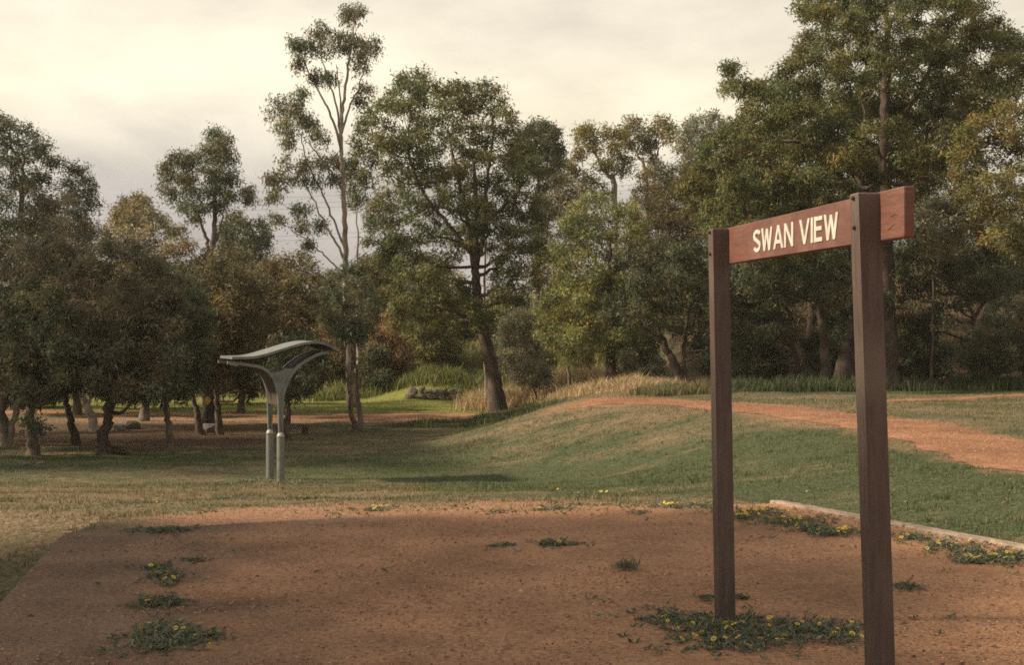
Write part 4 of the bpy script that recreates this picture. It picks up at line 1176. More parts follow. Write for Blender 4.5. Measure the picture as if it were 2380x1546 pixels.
def ico():
    t = (1 + 5 ** 0.5) / 2
    v = unit(np.array([(-1, t, 0), (1, t, 0), (-1, -t, 0), (1, -t, 0), (0, -1, t), (0, 1, t), (0, -1, -t), (0, 1, -t), (t, 0, -1), (t, 0, 1), (-t, 0, -1), (-t, 0, 1)], float))
    f = np.array([(0, 11, 5), (0, 5, 1), (0, 1, 7), (0, 7, 10), (0, 10, 11), (1, 5, 9), (5, 11, 4), (11, 10, 2), (10, 7, 6), (7, 1, 8), (3, 9, 4), (3, 4, 2), (3, 2, 6), (3, 6, 8), (3, 8, 9), (4, 9, 5), (2, 4, 11), (6, 2, 10), (8, 6, 7), (9, 8, 1)])
    return v, f


def ico2():
    v, f = ico()
    vs_, cache, nf = [tuple(a) for a in v], {}, []
    def mid(a, b):
        k = (min(a, b), max(a, b))
        if k not in cache:
            m = (np.array(vs_[a]) + np.array(vs_[b])) / 2
            vs_.append(tuple(m / np.linalg.norm(m))); cache[k] = len(vs_) - 1
        return cache[k]
    for a, b, c in f:
        ab, bc, ca = mid(a, b), mid(b, c), mid(c, a)
        nf += [(a, ab, ca), (b, bc, ab), (c, ca, bc), (ab, bc, ca)]
    return np.array(vs_), np.array(nf)


ICO = ico2()
rr = np.random.default_rng(5)
wall = empty("stone_wall", (-2.75, 49.6, hz(-2.75, 49.6)), "low curved wall of grey stones under a grassy hump", "wall")
for row in range(2):
    x = -3.72 + 0.1 * row
    while x < -1.72 - 0.05 * row:
        w = rr.uniform(0.16, 0.42)
        h = rr.uniform(0.15, 0.27)
        yy = 49.75 - 0.45 * (1 - ((x + 2.75) / 1.0) ** 2) * 0.6 + rr.normal(0, 0.03) + 0.07 * row
        o = bpy.data.objects.new("stone", rock_mesh("stone", rr, (w * 0.62, 0.17, h * 0.66), M["stone"]))
        C.objects.link(o); o.parent = wall
        o.location = tuple(np.array([x + w / 2, yy, hz(x, yy) + 0.07 + row * 0.175 + rr.normal(0, .01)]) - np.array(wall.location))
        o.rotation_euler = (rr.normal(0, .2), rr.normal(0, .25), rr.uniform(-.5, .5))
        x += w
for k, (px, py, D, s, lab) in enumerate([(278, 985, 36.5, 0.20, "dark boulder left of a pale one behind the crooked tree"), (300, 978, 37.2, 0.24, "broad sunlit boulder behind the crooked tree"), (487, 1000, 35.3, 0.24, "brown mossy boulder at the foot of the marker tree"),
                                         (95, 1078, 26.5, 0.07, "small pale stone on the shaded grass at far left"), (60, 1082, 26.2, 0.05, "tiny pale stone beside another at far left")]):
    p = P(px, py, D); z = hz(p[0], p[1])
    o = obj("boulder" if s > .15 else "stone_lump", rock_mesh("boulder", rr, (s * 1.3, s, s * 0.75), M["stone"]), None, (p[0], p[1], z + s * 0.3))
    o.rotation_euler = (0, 0, k)
    tag(o, lab, "rock", "rocks among the left trees")
p = P(708, 1006, 34.5); z = hz(p[0], p[1])
st = empty("tree_stump", (p[0], p[1], z), "short dark tree stump on the grass right of the shelter", "stump")
mb = MB()
mb.tube([(p[0], p[1], z - .05), (p[0] + .005, p[1], z + .04), (p[0] + 0.01, p[1], z + 0.14), (p[0] + 0.02, p[1], z + 0.21)], [0.11, 0.085, 0.07, 0.072], 11, True, 0.12)
obj("stump_trunk", mb.mesh("stump_trunk", M["bark_dark"]), st)
mb = MB()
mb.tube([(p[0] - 0.03, p[1], z + .19), (p[0] - 0.04, p[1], z + 0.25)], [0.035, 0.012], 6)
obj("splinter", mb.mesh("splinter", M["bark_dark"]), st)

# yellow diamond marker fixed to the stout trunk
p = P(482, 931, 37.72)
mb = MB()
a = 0.125
mb.hexa([(p[0], p[1], p[2] - a), (p[0] + a * .8, p[1], p[2]), (p[0], p[1], p[2] + a), (p[0] - a * .8, p[1], p[2])][::-1],
        [(p[0], p[1] - .012, p[2] - a), (p[0] + a * .8, p[1] - .012, p[2]), (p[0], p[1] - .012, p[2] + a), (p[0] - a * .8, p[1] - .012, p[2])][::-1])
tag(obj("trail_marker", mb.mesh("trail_marker", M["yellow"])), "yellow diamond marker fixed to a stout dark trunk", "sign")

# overhead wires far behind the trees
for k, (yl, yr, D, lab) in enumerate([(443, 425, 95, "topmost of the thin power wires behind the gums"), (456, 442, 95.6, "second power wire below the topmost one"), (466, 455, 96.2, "third power wire above the far treetop"),
                                      (536, 508, 88, "lower power wire crossing behind the compact gum"), (545, 520, 88.6, "lowest power wire crossing behind the compact gum")]):
    a, b = P(-700, yl + 40, D), P(1700, yr - 30, D + 8)
    t = np.linspace(0, 1, 40)[:, None]
    pts = a * (1 - t) + b * t
    pts[:, 2] -= 4 * (t[:, 0] * (1 - t[:, 0])) * 0.8
    mb = MB(); mb.tube(pts, np.full(40, 0.008), 5, False)
    tag(obj("power_wire", mb.mesh("power_wire", M["wire"])), lab, "wire", "power wires behind the trees")

# ------------------------------------------------------------------ the station name board
far = np.array([-504.0 / F, 1.0, 0]); far /= np.linalg.norm(far)     # along the board, away from the camera
nl = np.array([-far[1], far[0], 0])                                   # out of the lettered face (to the left)
sign = empty("station_sign", (1.24, 6.6, 0), "brown timber sign reading SWAN VIEW on two tall posts", "sign")
PW = 0.088


def post(topc, lean):
    """topc: near-left top corner of the post; four corners of head and foot"""
    c = np.array([topc, topc - nl * PW, topc - nl * PW + far * PW, topc + far * PW])
    fo = c + np.array([lean, 0, 0]); fo[:, 2] = -0.05
    return fo, c


def corner(px, py, D): return P(px, py, D)


DL, DR = 7.50, 5.50
tl = corner(1656, 531, DL)
tr = corner(1994, 456, DR)
zt = 2.124
tl[2] = zt; tr[2] = zt
frames = []
for (tc_, lean, lab) in ((tl, 0.038, "farther"), (tr, 0.072, "nearer")):
    fo, c = post(tc_, lean)
    frames.append((fo, c))
    mb = MB()
    ch = 0.006
    # chamfered head
    mid = c.copy(); mid[:, 2] -= ch
    cen = c.mean(0)
    head = cen + (c - cen) * 0.9; head[:, 2] = c[0, 2]
    mb.hexa(fo, mid)
    mb.hexa(mid, head)
    po = obj("post", mb.mesh("post", M["post"]), sign)
    # bolts through the narrow lit face
    for dzb in (0.02, 0.135):
        q0 = c[0] + far * PW * 0.5 - np.array([0, 0, dzb]) + np.array([lean * dzb / zt, 0, 0])
        mb = MB(); mb.tube([q0 - nl * 0.004, q0 + nl * 0.007, q0 + nl * 0.012], [0.0085, 0.0085, 0.006], 6)
        obj("bolt", mb.mesh("bolt", M["bolt"]), po)
# board behind the posts (on their right side)
BH, BT = 0.192, 0.045
base_l = tl - nl * (PW + 0.0005)
base_r = tr - nl * (PW + 0.0005)
ax = (base_r - base_l); span = np.linalg.norm(ax); ax /= span       # from the farther to the nearer post
nb = np.array([ax[1], -ax[0], 0]);
if nb @ nl < 0: nb = -nb
ztop = zt + 0.004


def on_board(t, z, off=0.0):
    q = base_l + ax * t + nb * off
    return np.array([q[0], q[1], z])


def solve_t(px):
    """board coordinate whose survey reading is px"""
    lo, hi = -0.2, span + 0.6
    for _ in range(60):
        m_ = (lo + hi) / 2
        q = on_board(m_, 0)
        if CX + F * q[0] / q[1] < px: lo = m_
        else: hi = m_
    return (lo + hi) / 2


t_end = solve_t(2099)
t0 = -PW - 0.03
mb = MB()
mb.hexa([on_board(t0, ztop - BH, -BT), on_board(t_end, ztop - BH, -BT), on_board(t_end, ztop - BH), on_board(t0, ztop - BH)],
        [on_board(t0, ztop, -BT), on_board(t_end, ztop, -BT), on_board(t_end, ztop), on_board(t0, ztop)])
bme = mb.mesh("board", M["board"])
board = obj("board", bme, sign)
bv = board.modifiers.new("edge", "BEVEL"); bv.width = 0.006; bv.segments = 2
ta, tb = solve_t(1752), solve_t(1950)
# faded panel behind the lettering
tp0, tp1 = solve_t(1740), span - 0.004
mb = MB()
mb.hexa([on_board(tp0, ztop - BH + .004, -0.01), on_board(tp1, ztop - BH + .004, -0.01), on_board(tp1, ztop - BH + .004, 0.002), on_board(tp0, ztop - BH + .004, 0.002)],
        [on_board(tp0, ztop - 0.004, -0.01), on_board(tp1, ztop - 0.004, -0.01), on_board(tp1, ztop - .004, 0.002), on_board(tp0, ztop - .004, 0.002)])
pan = obj("faded_panel", mb.mesh("faded_panel", M["panel"]), board)
tag(pan, "paler worn patch of the board behind the lettering")
# drying cracks in the board's bare end
for (ca, cz) in (((0.42, 0.78), (0.52, 0.55)), ((0.3, 0.72), (0.80, 0.72))):
    pts = []
    for s_ in np.linspace(0, 1, 7):
        tt = span + 0.0 + (t_end - span) * (ca[0] + (ca[1] - ca[0]) * s_)
        pts.append(on_board(tt, ztop - BH * (cz[0] + (cz[1] - cz[0]) * s_ + 0.02 * math.sin(s_ * 7)), 0.0002))
    mb = MB(); mb.tube(pts, np.array([.3, .8, 1, .7, 1, .6, .2]) * 0.0016, 5)
    obj("crack", mb.mesh("crack", M["bolt"]), board)

# letters: strokes on a 0..1 x 0..1 cell
LET = {
    "W": (0.98, [[(0, 1), (.24, 0)], [(.24, 0), (.5, .95)], [(.5, .95), (.76, 0)], [(.76, 0), (1, 1)]]),
    "A": (0.80, [[(0, 0), (.5, 1)], [(.5, 1), (1, 0)], [(.2, .30), (.8, .30)]]),
    "N": (0.70, [[(.0, 0), (.0, 1)], [(.0, 1), (1, 0)], [(1, 0), (1, 1)]]),
    "V": (0.76, [[(0, 1), (.5, 0)], [(.5, 0), (1, 1)]]),
    "I": (0.0, [[(.5, 0), (.5, 1)]]),
    "E": (0.56, [[(0, 0), (0, 1)], [(0, 1), (1, 1)], [(0, .52), (.92, .52)], [(0, 0), (1, 0)]]),
    "S": (0.62, None),
}
SW = 0.178     # stroke width / letter height
LH = 0.112


def stroke(mb, pts, width, place):
    """flat ribbon along pts extruded out of the board"""
    p = np.array(pts, float)
    tan = np.gradient(p, axis=0) if len(p) > 2 else np.repeat((p[1:] - p[:1]), 2, 0)
    tan /= np.linalg.norm(tan, axis=1)[:, None]
    nr = np.stack([-tan[:, 1], tan[:, 0]], 1) * width / 2
    for a in range(len(p) - 1):
        c = [p[a] - nr[a], p[a + 1] - nr[a + 1], p[a + 1] + nr[a + 1], p[a] + nr[a]]
        mb.hexa([place(*q_, 0.0015) for q_ in c], [place(*q_, 0.0055) for q_ in c])


word = "SWAN VIEW"
adv = []
for chh in word:
    adv.append(0.46 if chh == " " else LET[chh][0] + SW * 1.05 + 0.085)
tot = sum(adv) - 0.085
zlet = ztop - BH / 2 - LH / 2 - 0.004
cur = 0.0
kx = (tb - ta) / tot
for ci, chh in enumerate(word):
    if chh == " ":
        cur += adv[ci]; continue
    w, sts = LET[chh]
    lift_eps = 0.0
    x0 = cur + SW * 0.5
    mb = MB()

    def place(u, v_, off, x0=x0):
        return on_board(ta + (x0 + u) * kx, zlet + v_ * LH, off)
    if chh == "S":
        th = np.radians(np.linspace(20, 270, 18))
        up = np.stack([0.31 + 0.31 * np.cos(th), 0.73 - 0.0 + 0.185 * np.sin(th)], 1)
        th2 = np.radians(np.linspace(90, -160, 18))
        dn = np.stack([0.31 + 0.31 * np.cos(th2), 0.27 + 0.185 * np.sin(th2) + 0.09 - 0.09], 1)
        pts = np.vstack([up[:-2], (up[-1] + dn[0]) / 2, dn[2:]])
        pts = pts[np.r_[True, np.linalg.norm(np.diff(pts, axis=0), axis=1) > 1e-3]]
        stroke(mb, pts, SW * 0.95, place)
    else:
        for si, s_ in enumerate(sts):
            off_e = 0.0003 * si
            pl = lambda u, v_, o_, off_e=off_e: place(u, v_, o_ + (off_e if o_ > 0.003 else 0))
            (xa, ya), (xb, yb) = s_
            sw = SW
            horiz = abs(ya - yb) < 1e-6
            if horiz:
                yy = min(max(ya, SW * .5), 1 - SW * .5)
                stroke(mb, [(xa * w - SW * .4, yy), (xb * w + (SW * .3 if chh == "E" else 0), yy)], SW * 0.92, pl)
            else:
                # sloping bars keep flat feet: shear a vertical-sided bar
                hw = SW * 0.5 * (1.0 if xa == xb else 1.0)
                c = [(xa * w - hw, ya), (xa * w + hw, ya), (xb * w + hw, yb), (xb * w - hw, yb)]
                if ya > yb: c = [c[3], c[2], c[1], c[0]]
                mb.hexa([pl(*q_, 0.0015) for q_ in c], [pl(*q_, 0.0055) for q_ in c])
    lo = obj("letter", mb.mesh("letter", M["letter"]), board)
    tag(lo, "cream painted letter " + chh)
    cur += adv[ci]

# ------------------------------------------------------------------ grey shelter
sb = P(640, 1112, 23.5)
zg = hz(sb[0], sb[1])
D1, D2 = 23.15, 23.85
KS = 1.0
shel = empty("park_shelter", (sb[0], sb[1], zg), "grey-green steel shelter with a wave-shaped roof on two short thick posts", "shelter")
pf = P(652, 1117, D1); pb = P(627, 1107, D2)
back = pb - pf; back[2] = 0                         # from the front frame to the rear frame
bdir = back / np.linalg.norm(back)
side = np.array([bdir[1], -bdir[0], 0])             # along the roof, to the right
zf = hz(pf[0], pf[1])
scale_px = D1 / F


def SF(px, py, dep=0.0):
    """survey reading on the front frame's plane -> world; dep moves towards the rear frame"""
    # solve along 'side' from the front post
    s_ = (px - 652.0) * scale_px / (side[0] - (652.0 - CX) / F * side[1])
    base = pf + side * s_
    z_ = EYE - (py - HY) / F * base[1]
    return np.array([base[0], base[1], z_]) + bdir * dep


GAP = np.linalg.norm(back)
for dep, nm in ((0.0, "front"), (GAP, "rear")):
    b0 = pf + bdir * dep
    zb = hz(b0[0], b0[1])
    ztop_ = SF(652, 1016)[2]
    mb = MB()
    mb.tube([(b0[0], b0[1], zb - 0.1), (b0[0], b0[1], ztop_)], [0.064, 0.064], 20, True)
    po = obj("post", mb.mesh("post", M["shelter"], False), shel)
    mb = MB()
    mb.tube([(b0[0], b0[1], ztop_ + 0.0005), (b0[0], b0[1], ztop_ + 0.02), (b0[0], b0[1], ztop_ + 0.05), (b0[0], b0[1], ztop_ + 0.075)], [0.067, 0.063, 0.05, 0.032], 20, True)
    obj("post_cap", mb.mesh("post_cap", M["pipe_cap"], True), po)
    # curved arms of the frame: left and right
    zsh = 0
    left = [(651, 1012), (650, 985), (649, 950), (648, 925), (643, 900), (634, 878), (621, 863), (603, 853), (580, 849), (556, 845), (530, 843)]
    right = [(654, 1012), (654, 985), (655, 950), (656, 925), (662, 903), (672, 880), (685, 860), (702, 845), (722, 832), (742, 823), (765, 819)]
    for arm in (left, right):
        pts = spline(np.array([SF(a, b, dep) for a, b in arm]), 4)
        mb = MB()
        n_ = len(pts)
        tan = np.gradient(pts, axis=0); tan /= np.linalg.norm(tan, axis=1)[:, None]
        nr = np.cross(tan, bdir); nr /= np.linalg.norm(nr, axis=1)[:, None]
        hw, hd = 0.024, 0.026
        for a in range(n_ - 1):
            c0 = [pts[a] + nr[a] * hw * i_ + bdir * hd * j_ for i_, j_ in ((-1, -1), (1, -1), (1, 1), (-1, 1))]
            c1 = [pts[a + 1] + nr[a + 1] * hw * i_ + bdir * hd * j_ for i_, j_ in ((-1, -1), (1, -1), (1, 1), (-1, 1))]
            mb.hexa(c0, c1)
        obj("arm", mb.mesh("arm", M["shelter"]), shel)
    # gusset plate in the fork
    gp = [(648, 925), (643, 900), (634, 878), (624, 866), (640, 866), (655, 862), (664, 857), (680, 856), (683, 862), (672, 880), (662, 903), (656, 925), (653, 940)]
    v0 = [SF(a, b, dep - 0.012) for a, b in gp]; v1 = [SF(a, b, dep + 0.012) for a, b in gp]
    m_ = len(gp)
    cen0, cen1 = SF(653, 890, dep - 0.012), SF(653, 890, dep + 0.012)
    mb = MB()
    mb.add(v0 + v1 + [cen0, cen1], [[a, (a + 1) % m_, (a + 1) % m_ + m_, a + m_] for a in range(m_)],
           [[(a + 1) % m_, a, 2 * m_] for a in range(m_)] + [[a + m_, (a + 1) % m_ + m_, 2 * m_ + 1] for a in range(m_)])
    obj("gusset_plate", mb.mesh("gusset_plate", M["shelter"]), shel)


def sheet(curve, d0, d1, th, mat, name, parent):
    """a bent sheet: a curve on the frame plane swept from depth d0 to d1"""
    c0 = spline(np.array([SF(a, b, d0) for a, b in curve]), 5)
    c1 = c0 + bdir * (d1 - d0)
    tan = np.gradient(c0, axis=0); tan /= np.linalg.norm(tan, axis=1)[:, None]
    nr = np.cross(tan, bdir); nr /= np.linalg.norm(nr, axis=1)[:, None]
    if nr[len(nr) // 2][2] > 0: nr = -nr
    n_ = len(c0)
    mb = MB()
    for a in range(n_ - 1):
        mb.hexa([c0[a] + nr[a] * th, c0[a + 1] + nr[a + 1] * th, c1[a + 1] + nr[a + 1] * th, c1[a] + nr[a] * th],
                [c0[a], c0[a + 1], c1[a + 1], c1[a]])
    return obj(name, mb.mesh(name, mat), parent)


roofc = [(538, 829), (560, 829), (585, 828), (610, 823), (650, 811), (690, 799), (715, 794), (735, 793), (755, 797), (772, 804), (788, 813)]
sheet(roofc, -0.10, GAP + 0.12, 0.042, M["shelter"], "roof", shel)
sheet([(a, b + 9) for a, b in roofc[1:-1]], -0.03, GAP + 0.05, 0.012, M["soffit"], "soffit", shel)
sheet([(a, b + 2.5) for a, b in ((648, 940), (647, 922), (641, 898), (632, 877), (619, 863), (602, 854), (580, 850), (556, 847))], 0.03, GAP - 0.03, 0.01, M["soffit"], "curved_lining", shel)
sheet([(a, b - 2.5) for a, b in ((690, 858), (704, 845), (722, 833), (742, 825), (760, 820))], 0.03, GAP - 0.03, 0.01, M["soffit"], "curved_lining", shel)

# ------------------------------------------------------------------ timber sleepers edging the platform on the right
ka, kb = np.array([2.28, 12.62]), np.array([6.3, 4.6])
kd = (kb - ka) / np.linalg.norm(kb - ka)
kn = np.array([kd[1], -kd[0]])
if kn[0] < 0: kn = -kn
s0 = 0.0
for k, (ln_, lab) in enumerate([(1.72, "weathered timber beam at the far end of the platform edge"), (2.1, "weathered timber beam crossing behind the nearer sign post to the right edge"), (2.1, "timber beam of the platform edge nearest the camera")]):
    a = ka + kd * (s0 + 0.012); b = ka + kd * (s0 + ln_ - 0.012)
    jit_ = rr.normal(0, 0.006, 2)
    w = 0.14
    mb = MB()
    zt0, zt1 = 0.062 + rr.normal(0, .004), 0.062 + rr.normal(0, .004)
    mb.hexa([(*(a), -0.18), (*(b), -0.18), (*(b + kn * w), -0.18), (*(a + kn * w), -0.18)],
            [(*(a + kn * .0), zt0), (*(b), zt1), (*(b + kn * w), zt1 - .004), (*(a + kn * w), zt0 - .006)])
    o = obj("timber_beam", mb.mesh("timber_beam", M["sleeper"]))
    bv = o.modifiers.new("edge", "BEVEL"); bv.width = 0.012; bv.segments = 2
    tag(o, lab, "timber beam", "timber beams edging the platform")
    s0 += ln_

# ------------------------------------------------------------------ gravel stones on the platform and path
def pebbles(name, label, x, y, z, s, col):
    n = len(x)
    o8 = np.array([(1, 0, 0), (0, 1, 0), (-1, 0, 0), (0, -1, 0), (0, 0, 1), (0, 0, -.6)], float)
    f8 = np.array([(0, 1, 4), (1, 2, 4), (2, 3, 4), (3, 0, 4)])
    v = o8[None] * (1 + rng.normal(0, .22, (n, 6, 1))) * s[:, None, None] * np.array([1, .8, .7])
    a = rng.uniform(0, 2 * PI, n); ca, sa = np.cos(a)[:, None], np.sin(a)[:, None]
    vx = v[..., 0] * ca - v[..., 1] * sa; vy = v[..., 0] * sa + v[..., 1] * ca
    v = np.stack([vx + x[:, None], vy + y[:, None], v[..., 2] + z[:, None]], -1).reshape(-1, 3)
    f = (np.arange(n)[:, None, None] * 6 + f8[None]).reshape(-1, 3)
    o = obj(name, mesh_np(name, v, f, M["pebble"], {"tint": np.repeat(col, 6, 0)}))
    return tag(o, label, "gravel", kind="stuff")


n = 90000
y = 4.3 + (12.6 - 4.3) * rng.uniform(0, 1, n) ** 1.15
x = rng.uniform(-0.42, 0.42, n) * y
ok = inside(x, y, PLAT) & (rng.uniform(0, 1, n) < 0.35 + 0.9 * (fbm(x * 1.5, y * 1.5, 61) - 0.2))
x, y = x[ok][:52000], y[ok][:52000]
s = 0.003 + 0.008 * rng.uniform(0, 1, len(x)) ** 3 + 0.012 * (rng.uniform(0, 1, len(x)) > 0.993)
pebbles("gravel_stones", "loose brown gravel stones strewn over the platform", x, y, 0.035 + 0 * x, s, pick([(0.27, 0.14, 0.085), (0.20, 0.10, 0.06), (0.36, 0.20, 0.125), (0.08, 0.04, 0.03), (0.36, 0.24, 0.16)], len(x), 0.2, [.42, .24, .24, .04, .06]))
n = 14000
tt = rng.uniform(0.25, 1, n)
c = spline(np.array(PATH_R), 40)
idx = (tt * (len(c) - 1)).astype(int)
x = c[idx, 0] + rng.uniform(-.9, .9, n); y = c[idx, 1] + rng.uniform(-.6, .6, n)
pebbles("gravel_stones", "loose orange gravel stones on the curving path", x, y, height(x, y) + 0.035, 0.006 + 0.012 * rng.uniform(0, 1, n) ** 3, pick([(0.27, 0.135, 0.075), (0.20, 0.095, 0.055), (0.34, 0.19, 0.12)], n, 0.2))

# ------------------------------------------------------------------ weeds with yellow flowers
def flower_mesh():
    v, f, mi = [], [], []
    nP = 9
    R_ = 0.021
    v.append((0, 0, 0.004))
    for k in range(nP):
        a = k / nP * 2 * PI; da = PI / nP * 0.80
        b = len(v)
        v += [(0.004 * math.cos(a - da), 0.004 * math.sin(a - da), 0.002), (R_ * .75 * math.cos(a - da * .8), R_ * .75 * math.sin(a - da * .8), .007), (R_ * math.cos(a), R_ * math.sin(a), 0.006), (R_ * .75 * math.cos(a + da * .8), R_ * .75 * math.sin(a + da * .8), .007)]
        f.append((0, b + 1, b + 2, b + 3)); mi.append(0)
    b = len(v)
    for k in range(8):
        a = k / 8 * 2 * PI
        v.append((0.0065 * math.cos(a), 0.0065 * math.sin(a), 0.0075))
    v.append((0, 0, 0.011))
    t = [(b + k, b + (k + 1) % 8, b + 8) for k in range(8)]
    return mesh_np("flower", np.array(v), [np.array(f), np.array(t)], None, mats=[M["petal"], M["disc"]], midx=mi + [1] * 8)


FLOWER = flower_mesh()


def weed(label, ell, nl_, nf, hgt=0.05, leaf=0.07, cols=None, group="flowering weeds on the gravel", z0=None, name="weed_patch", seed=0, tall_=False):
    """ell: list of (x, y, rx, ry) world ellipses that the patch covers"""
    r = np.random.default_rng(seed + 500)
    x, y = [], []
    wts = np.array([e[2] * e[3] for e in ell]); wts /= wts.sum()
    nl_ = int(nl_ * 1.5); hgt *= 0.55
    for k in range(nl_ // 7):
        e = ell[r.choice(len(ell), p=wts)]
        a = r.uniform(0, 2 * PI); q_ = abs(r.normal(0, 0.62 if r.uniform() < 0.8 else 1.15)) * (1 + 0.35 * math.sin(3 * a + seed))
        x.append(e[0] + math.cos(a) * q_ * e[2]); y.append(e[1] + math.sin(a) * q_ * e[3])
    x, y = np.array(x), np.array(y)
    zz = np.where(inside(x, y, PLAT), 0.036, height(x, y)) if z0 is None else np.full(len(x), z0)
    root = empty(name, (ell[0][0], ell[0][1], float(zz.min())), label, "weed", group)
    c = np.repeat(np.stack([x, y, zz], 1), 7, 0)
    m = len(c)
    az = r.uniform(0, 2 * PI, m); el = r.uniform(0.05, 0.75, m) if not tall_ else r.uniform(0.7, 1.5, m)
    d = np.stack([np.cos(az) * np.cos(el), np.sin(az) * np.cos(el), np.sin(el)], 1)
    L = 0.62 * leaf * r.uniform(0.35, 1.35, m)
    c = c + r.normal(0, 0.012, (m, 3)) * [1, 1, 0.0] + np.stack([0 * az, 0 * az, r.uniform(0, hgt * .6, m)], 1)
    W = L * (r.uniform(.22, .42, m) if not tall_ else r.uniform(.06, .1, m))
    cl_ = np.array(cols or [(0.115, 0.14, 0.095), (0.155, 0.18, 0.125), (0.22, 0.225, 0.155), (0.09, 0.11, 0.07), (0.22, 0.17, 0.10)])
    col = cl_[r.choice(len(cl_), m)] * np.exp(r.normal(0, .2, (m, 1)))
    obj("leaves", mesh_np("leaves", kite_verts(c, d, L, W, r), kite_faces(m), M["leaf"], {"tint": np.repeat(col, 4, 0)}), root)
    for k in range(nf):
        b = r.integers(len(x))
        o = bpy.data.objects.new("flower", FLOWER)
        C.objects.link(o); o.parent = root
        p_ = np.array([x[b] + r.normal(0, .02), y[b] + r.normal(0, .02), zz[b] + hgt * r.uniform(0.6, 1.5)])
        o.location = tuple(p_ - np.array(root.location))
        o.rotation_euler = (r.uniform(-.2, .9), r.uniform(-.7, .4), r.uniform(0, 6))
        sc_ = r.uniform(0.5, 0.9); o.scale = (sc_, sc_, sc_)
    return root


def gp(px, py):
    D = EYE * F / (py - HY)
    return (px - CX) / F * D, D


def el(px, py, rx, ry):
    x_, D = gp(px, py)
    return (x_, D, rx * D / F, ry * D * D / (EYE * F))


weed("large patch of flowering weeds around the foot of the farther sign post", [el(1690, 1478, 165, 32), el(1900, 1482, 110, 22), el(1600, 1470, 90, 22), el(1680, 1515, 100, 18), el(1950, 1500, 60, 16), el(1770, 1500, 110, 24)], 5600, 62, 0.05, 0.062, seed=1)
weed("flowering weeds nearest the camera at the lower left", [el(410, 1500, 80, 22), el(350, 1485, 45, 16), el(470, 1498, 45, 10), el(380, 1525, 60, 18)], 1500, 16, 0.05, 0.065, seed=2)
weed("flat dark weed mat above the nearest lower-left patch", [el(375, 1415, 50, 9), el(345, 1422, 22, 5)], 700, 3, 0.035, 0.06, seed=3)
weed("small yellow-flowered patch in the middle of the left column", [el(375, 1355, 42, 14), el(365, 1335, 38, 8), el(390, 1372, 25, 8)], 800, 14, 0.045, 0.06, seed=4)
weed("long low weed at the far left corner of the platform", [el(375, 1248, 48, 7), el(420, 1246, 25, 4)], 900, 2, 0.06, 0.06, seed=5)
weed("small dry tuft right of the left weed column", [el(455, 1318, 22, 4)], 220, 0, 0.03, 0.05, seed=6)
weed("flowering weeds on the rim of the gravel near the centre", [el(1300, 1190, 42, 6), el(1265, 1192, 20, 3)], 700, 9, 0.06, 0.06, seed=7)
weed("dark flat weed alone in the middle of the gravel", [el(1290, 1281, 44, 7)], 600, 3, 0.045, 0.06, seed=8)
weed("thin creeping weed left of the lone dark one", [el(1180, 1281, 30, 5), el(1145, 1284, 22, 2)], 200, 0, 0.02, 0.05, seed=9)
weed("spiky green tuft standing up on the gravel", [el(1455, 1338, 26, 5)], 260, 0, 0.03, 0.10, seed=10, tall_=True)
weed("yellow-flowered weed below the shelter at the grass edge", [el(868, 1183, 34, 5)], 420, 12, 0.05, 0.055, seed=11)
weed("yellow-flowered weeds lining the far end of the timber edge", [el(1760, 1205, 75, 12), el(1850, 1226, 90, 12), el(1950, 1250, 80, 11), el(1720, 1215, 40, 12)], 3000, 150, 0.05, 0.05, seed=12, group="weeds along the timber edge")
weed("grey leafy weed in front of the flowers by the timber edge", [el(1905, 1252, 45, 8), el(1880, 1245, 30, 6)], 700, 2, 0.09, 0.075, seed=13, group="weeds along the timber edge")
weed("weeds and scattered flowers right of the nearer post", [el(2120, 1265, 60, 11), el(2200, 1285, 60, 11), el(2260, 1298, 50, 10)], 1500, 30, 0.06, 0.055, seed=14, group="weeds along the timber edge")
weed("bright flowered clump at the right end of the timber edge", [el(2310, 1318, 75, 11), el(2370, 1312, 50, 14), el(2260, 1322, 45, 6)], 1500, 26, 0.07, 0.06, seed=15, group="weeds along the timber edge")
weed("flowers scattered at the gravel rim left of the farther post", [el(1560, 1178, 80, 10), el(1640, 1190, 50, 10), el(1480, 1205, 40, 5)], 700, 34, 0.05, 0.05, seed=16, group="weeds along the timber edge")
weed("small flat weed on the gravel right of the nearer post", [el(2100, 1382, 30, 6)], 320, 0, 0.03, 0.055, seed=17)
weed("small weed with one flower behind the farther post", [el(1720, 1405, 20, 5), el(1640, 1408, 14, 4)], 260, 4, 0.03, 0.05, seed=18)
weed("thin dark weed just beyond the platform's centre rim", [el(1155, 1193, 24, 3)], 160, 0, 0.03, 0.05, seed=19)
for k, (px, py, rx, D, lab) in enumerate([(520, 1131, 42, 22.3, "dark leafy weed left of the shelter posts"), (575, 1118, 18, 23.0, "small weed close behind the shelter's rear post"), (690, 1124, 38, 22.8, "low green weed right of the shelter posts")]):
    p_ = P(px, py, D)
    weed(lab, [(p_[0], p_[1], rx * D / F, 0.35)], 500, 3, 0.07, 0.08, seed=30 + k, group="weeds around the shelter")
weed("long flowered weed strip in the grass below the shelter", [(-3.1, 15.3, 0.5, 0.25), (-3.8, 15.0, 0.3, 0.2), (-2.2, 15.0, 0.4, 0.15)], 700, 16, 0.05, 0.06, seed=40, group="weeds around the shelter")
weed("tiny flowers scattered in the lawn before the rise", [(0.9, 16.5, 1.4, 1.0), (2.2, 15.2, 1.2, 0.7)], 500, 18, 0.04, 0.04, seed=41, group="weeds around the shelter")
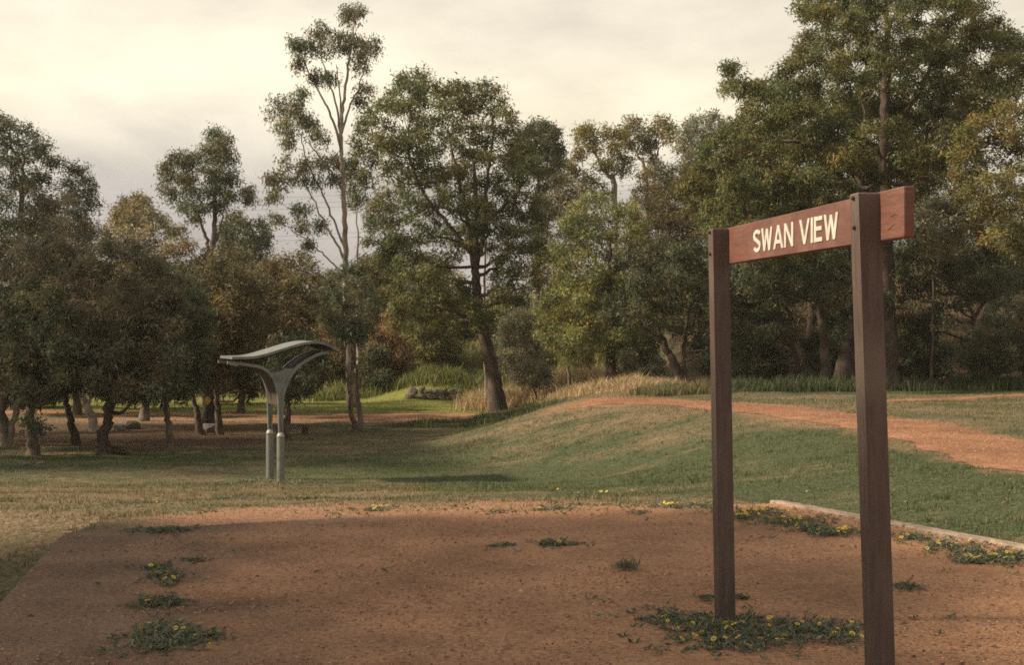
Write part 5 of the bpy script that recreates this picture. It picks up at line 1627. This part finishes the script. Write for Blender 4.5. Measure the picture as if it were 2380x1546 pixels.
# small dead leaves, twigs and seedlings strewn over the gravel
n = 2600
y = 5.0 + 9.5 * rng.uniform(0, 1, n) ** 1.1
x = rng.uniform(-0.42, 0.42, n) * y
ok = (x < np.interp(y, [5, 10, 12.75, 15], [6.0, 3.6, 2.3, 2.0])) & (x > np.interp(y, [5.5, 7.8, 10.8, 15], [-2.35, -2.85, -3.4, -4.0])) & (rng.uniform(0, 1, n) < 0.1 + 1.1 * np.clip(fbm(x * 1.1, y * 1.1, 91) - 0.3, 0, 1) * 2 + 0.5 * sstep(10.5, 12.5, y))
x, y = x[ok], y[ok]
m = len(x)
az = rng.uniform(0, 2 * PI, m)
d = np.stack([np.cos(az), np.sin(az), rng.uniform(-0.05, 0.35, m)], 1)
zz = np.where(inside(x, y, PLAT), 0.04, height(x, y) + 0.006)
L = rng.uniform(0.008, 0.032, m)
o = obj("leaf_litter", mesh_np("leaf_litter", kite_verts(np.stack([x, y, zz], 1), unit(d), L, L * rng.uniform(.12, .4, m)), kite_faces(m), M["leaf"],
        {"tint": np.repeat(pick([(0.10, 0.065, 0.04), (0.06, 0.045, 0.03), (0.20, 0.14, 0.085), (0.10, 0.11, 0.06)], m), 4, 0)}))
tag(o, "dead leaves and twigs strewn over the gravel", "litter", kind="stuff")
n = 9000
y = 9.0 + 8.0 * rng.uniform(0, 1, n); x = rng.uniform(-0.40, 0.40, n) * y
cl_ = fbm(x * 1.4, y * 2.0, 97)
ok = (cl_ > 0.57) & (rng.uniform(0, 1, n) < np.exp(-((y - 12.6) / 2.0) ** 2)) & (dline(x, y, PATH_R) > 1.2)
x, y = x[ok], y[ok]
m = len(x)
az = rng.uniform(0, 2 * PI, m); e_ = rng.uniform(0.1, 0.7, m)
d = np.stack([np.cos(az) * np.cos(e_), np.sin(az) * np.cos(e_), np.sin(e_)], 1)
zz = np.where(inside(x, y, PLAT), 0.036, height(x, y))
L = rng.uniform(0.03, 0.07, m)
o = obj("ground_cover", mesh_np("ground_cover", kite_verts(np.stack([x, y, zz], 1), d, L, L * 0.3), kite_faces(m), M["leaf"],
        {"tint": np.repeat(pick([(0.11, 0.13, 0.075), (0.17, 0.16, 0.09), (0.22, 0.17, 0.09)], m), 4, 0)}))
tag(o, "sparse seedlings creeping over the far rim of the gravel", "weed", kind="stuff")
# thin scattering volume added to lift the darks like film, boxing the whole park
hm = bpy.data.materials.new("veil")
hm.use_nodes = True
hn = hm.node_tree.nodes
hn.clear()
ho = hn.new("ShaderNodeOutputMaterial")
hv = hn.new("ShaderNodeVolumePrincipled")
hv.inputs["Color"].default_value = (0.92, 0.88, 0.82, 1)
hv.inputs["Density"].default_value = 0.0004
hv.inputs["Anisotropy"].default_value = 0.2
hm.node_tree.links.new(hv.outputs[0], ho.inputs["Volume"])
mb = MB()
mb.hexa([(-640, -100, -3), (640, -100, -3), (640, 940, -3), (-640, 940, -3)], [(-640, -100, 20), (640, -100, 20), (640, 940, 20), (-640, 940, 20)])
tag(obj("veil", mb.mesh("veil", hm)), "thin warm haze between the trees", kind="stuff")
print("leaves", sum(a[1] for a in ALL_TREES), "tris", sum(len(m.polygons) for m in bpy.data.meshes))
for a in ALL_TREES: print(a)
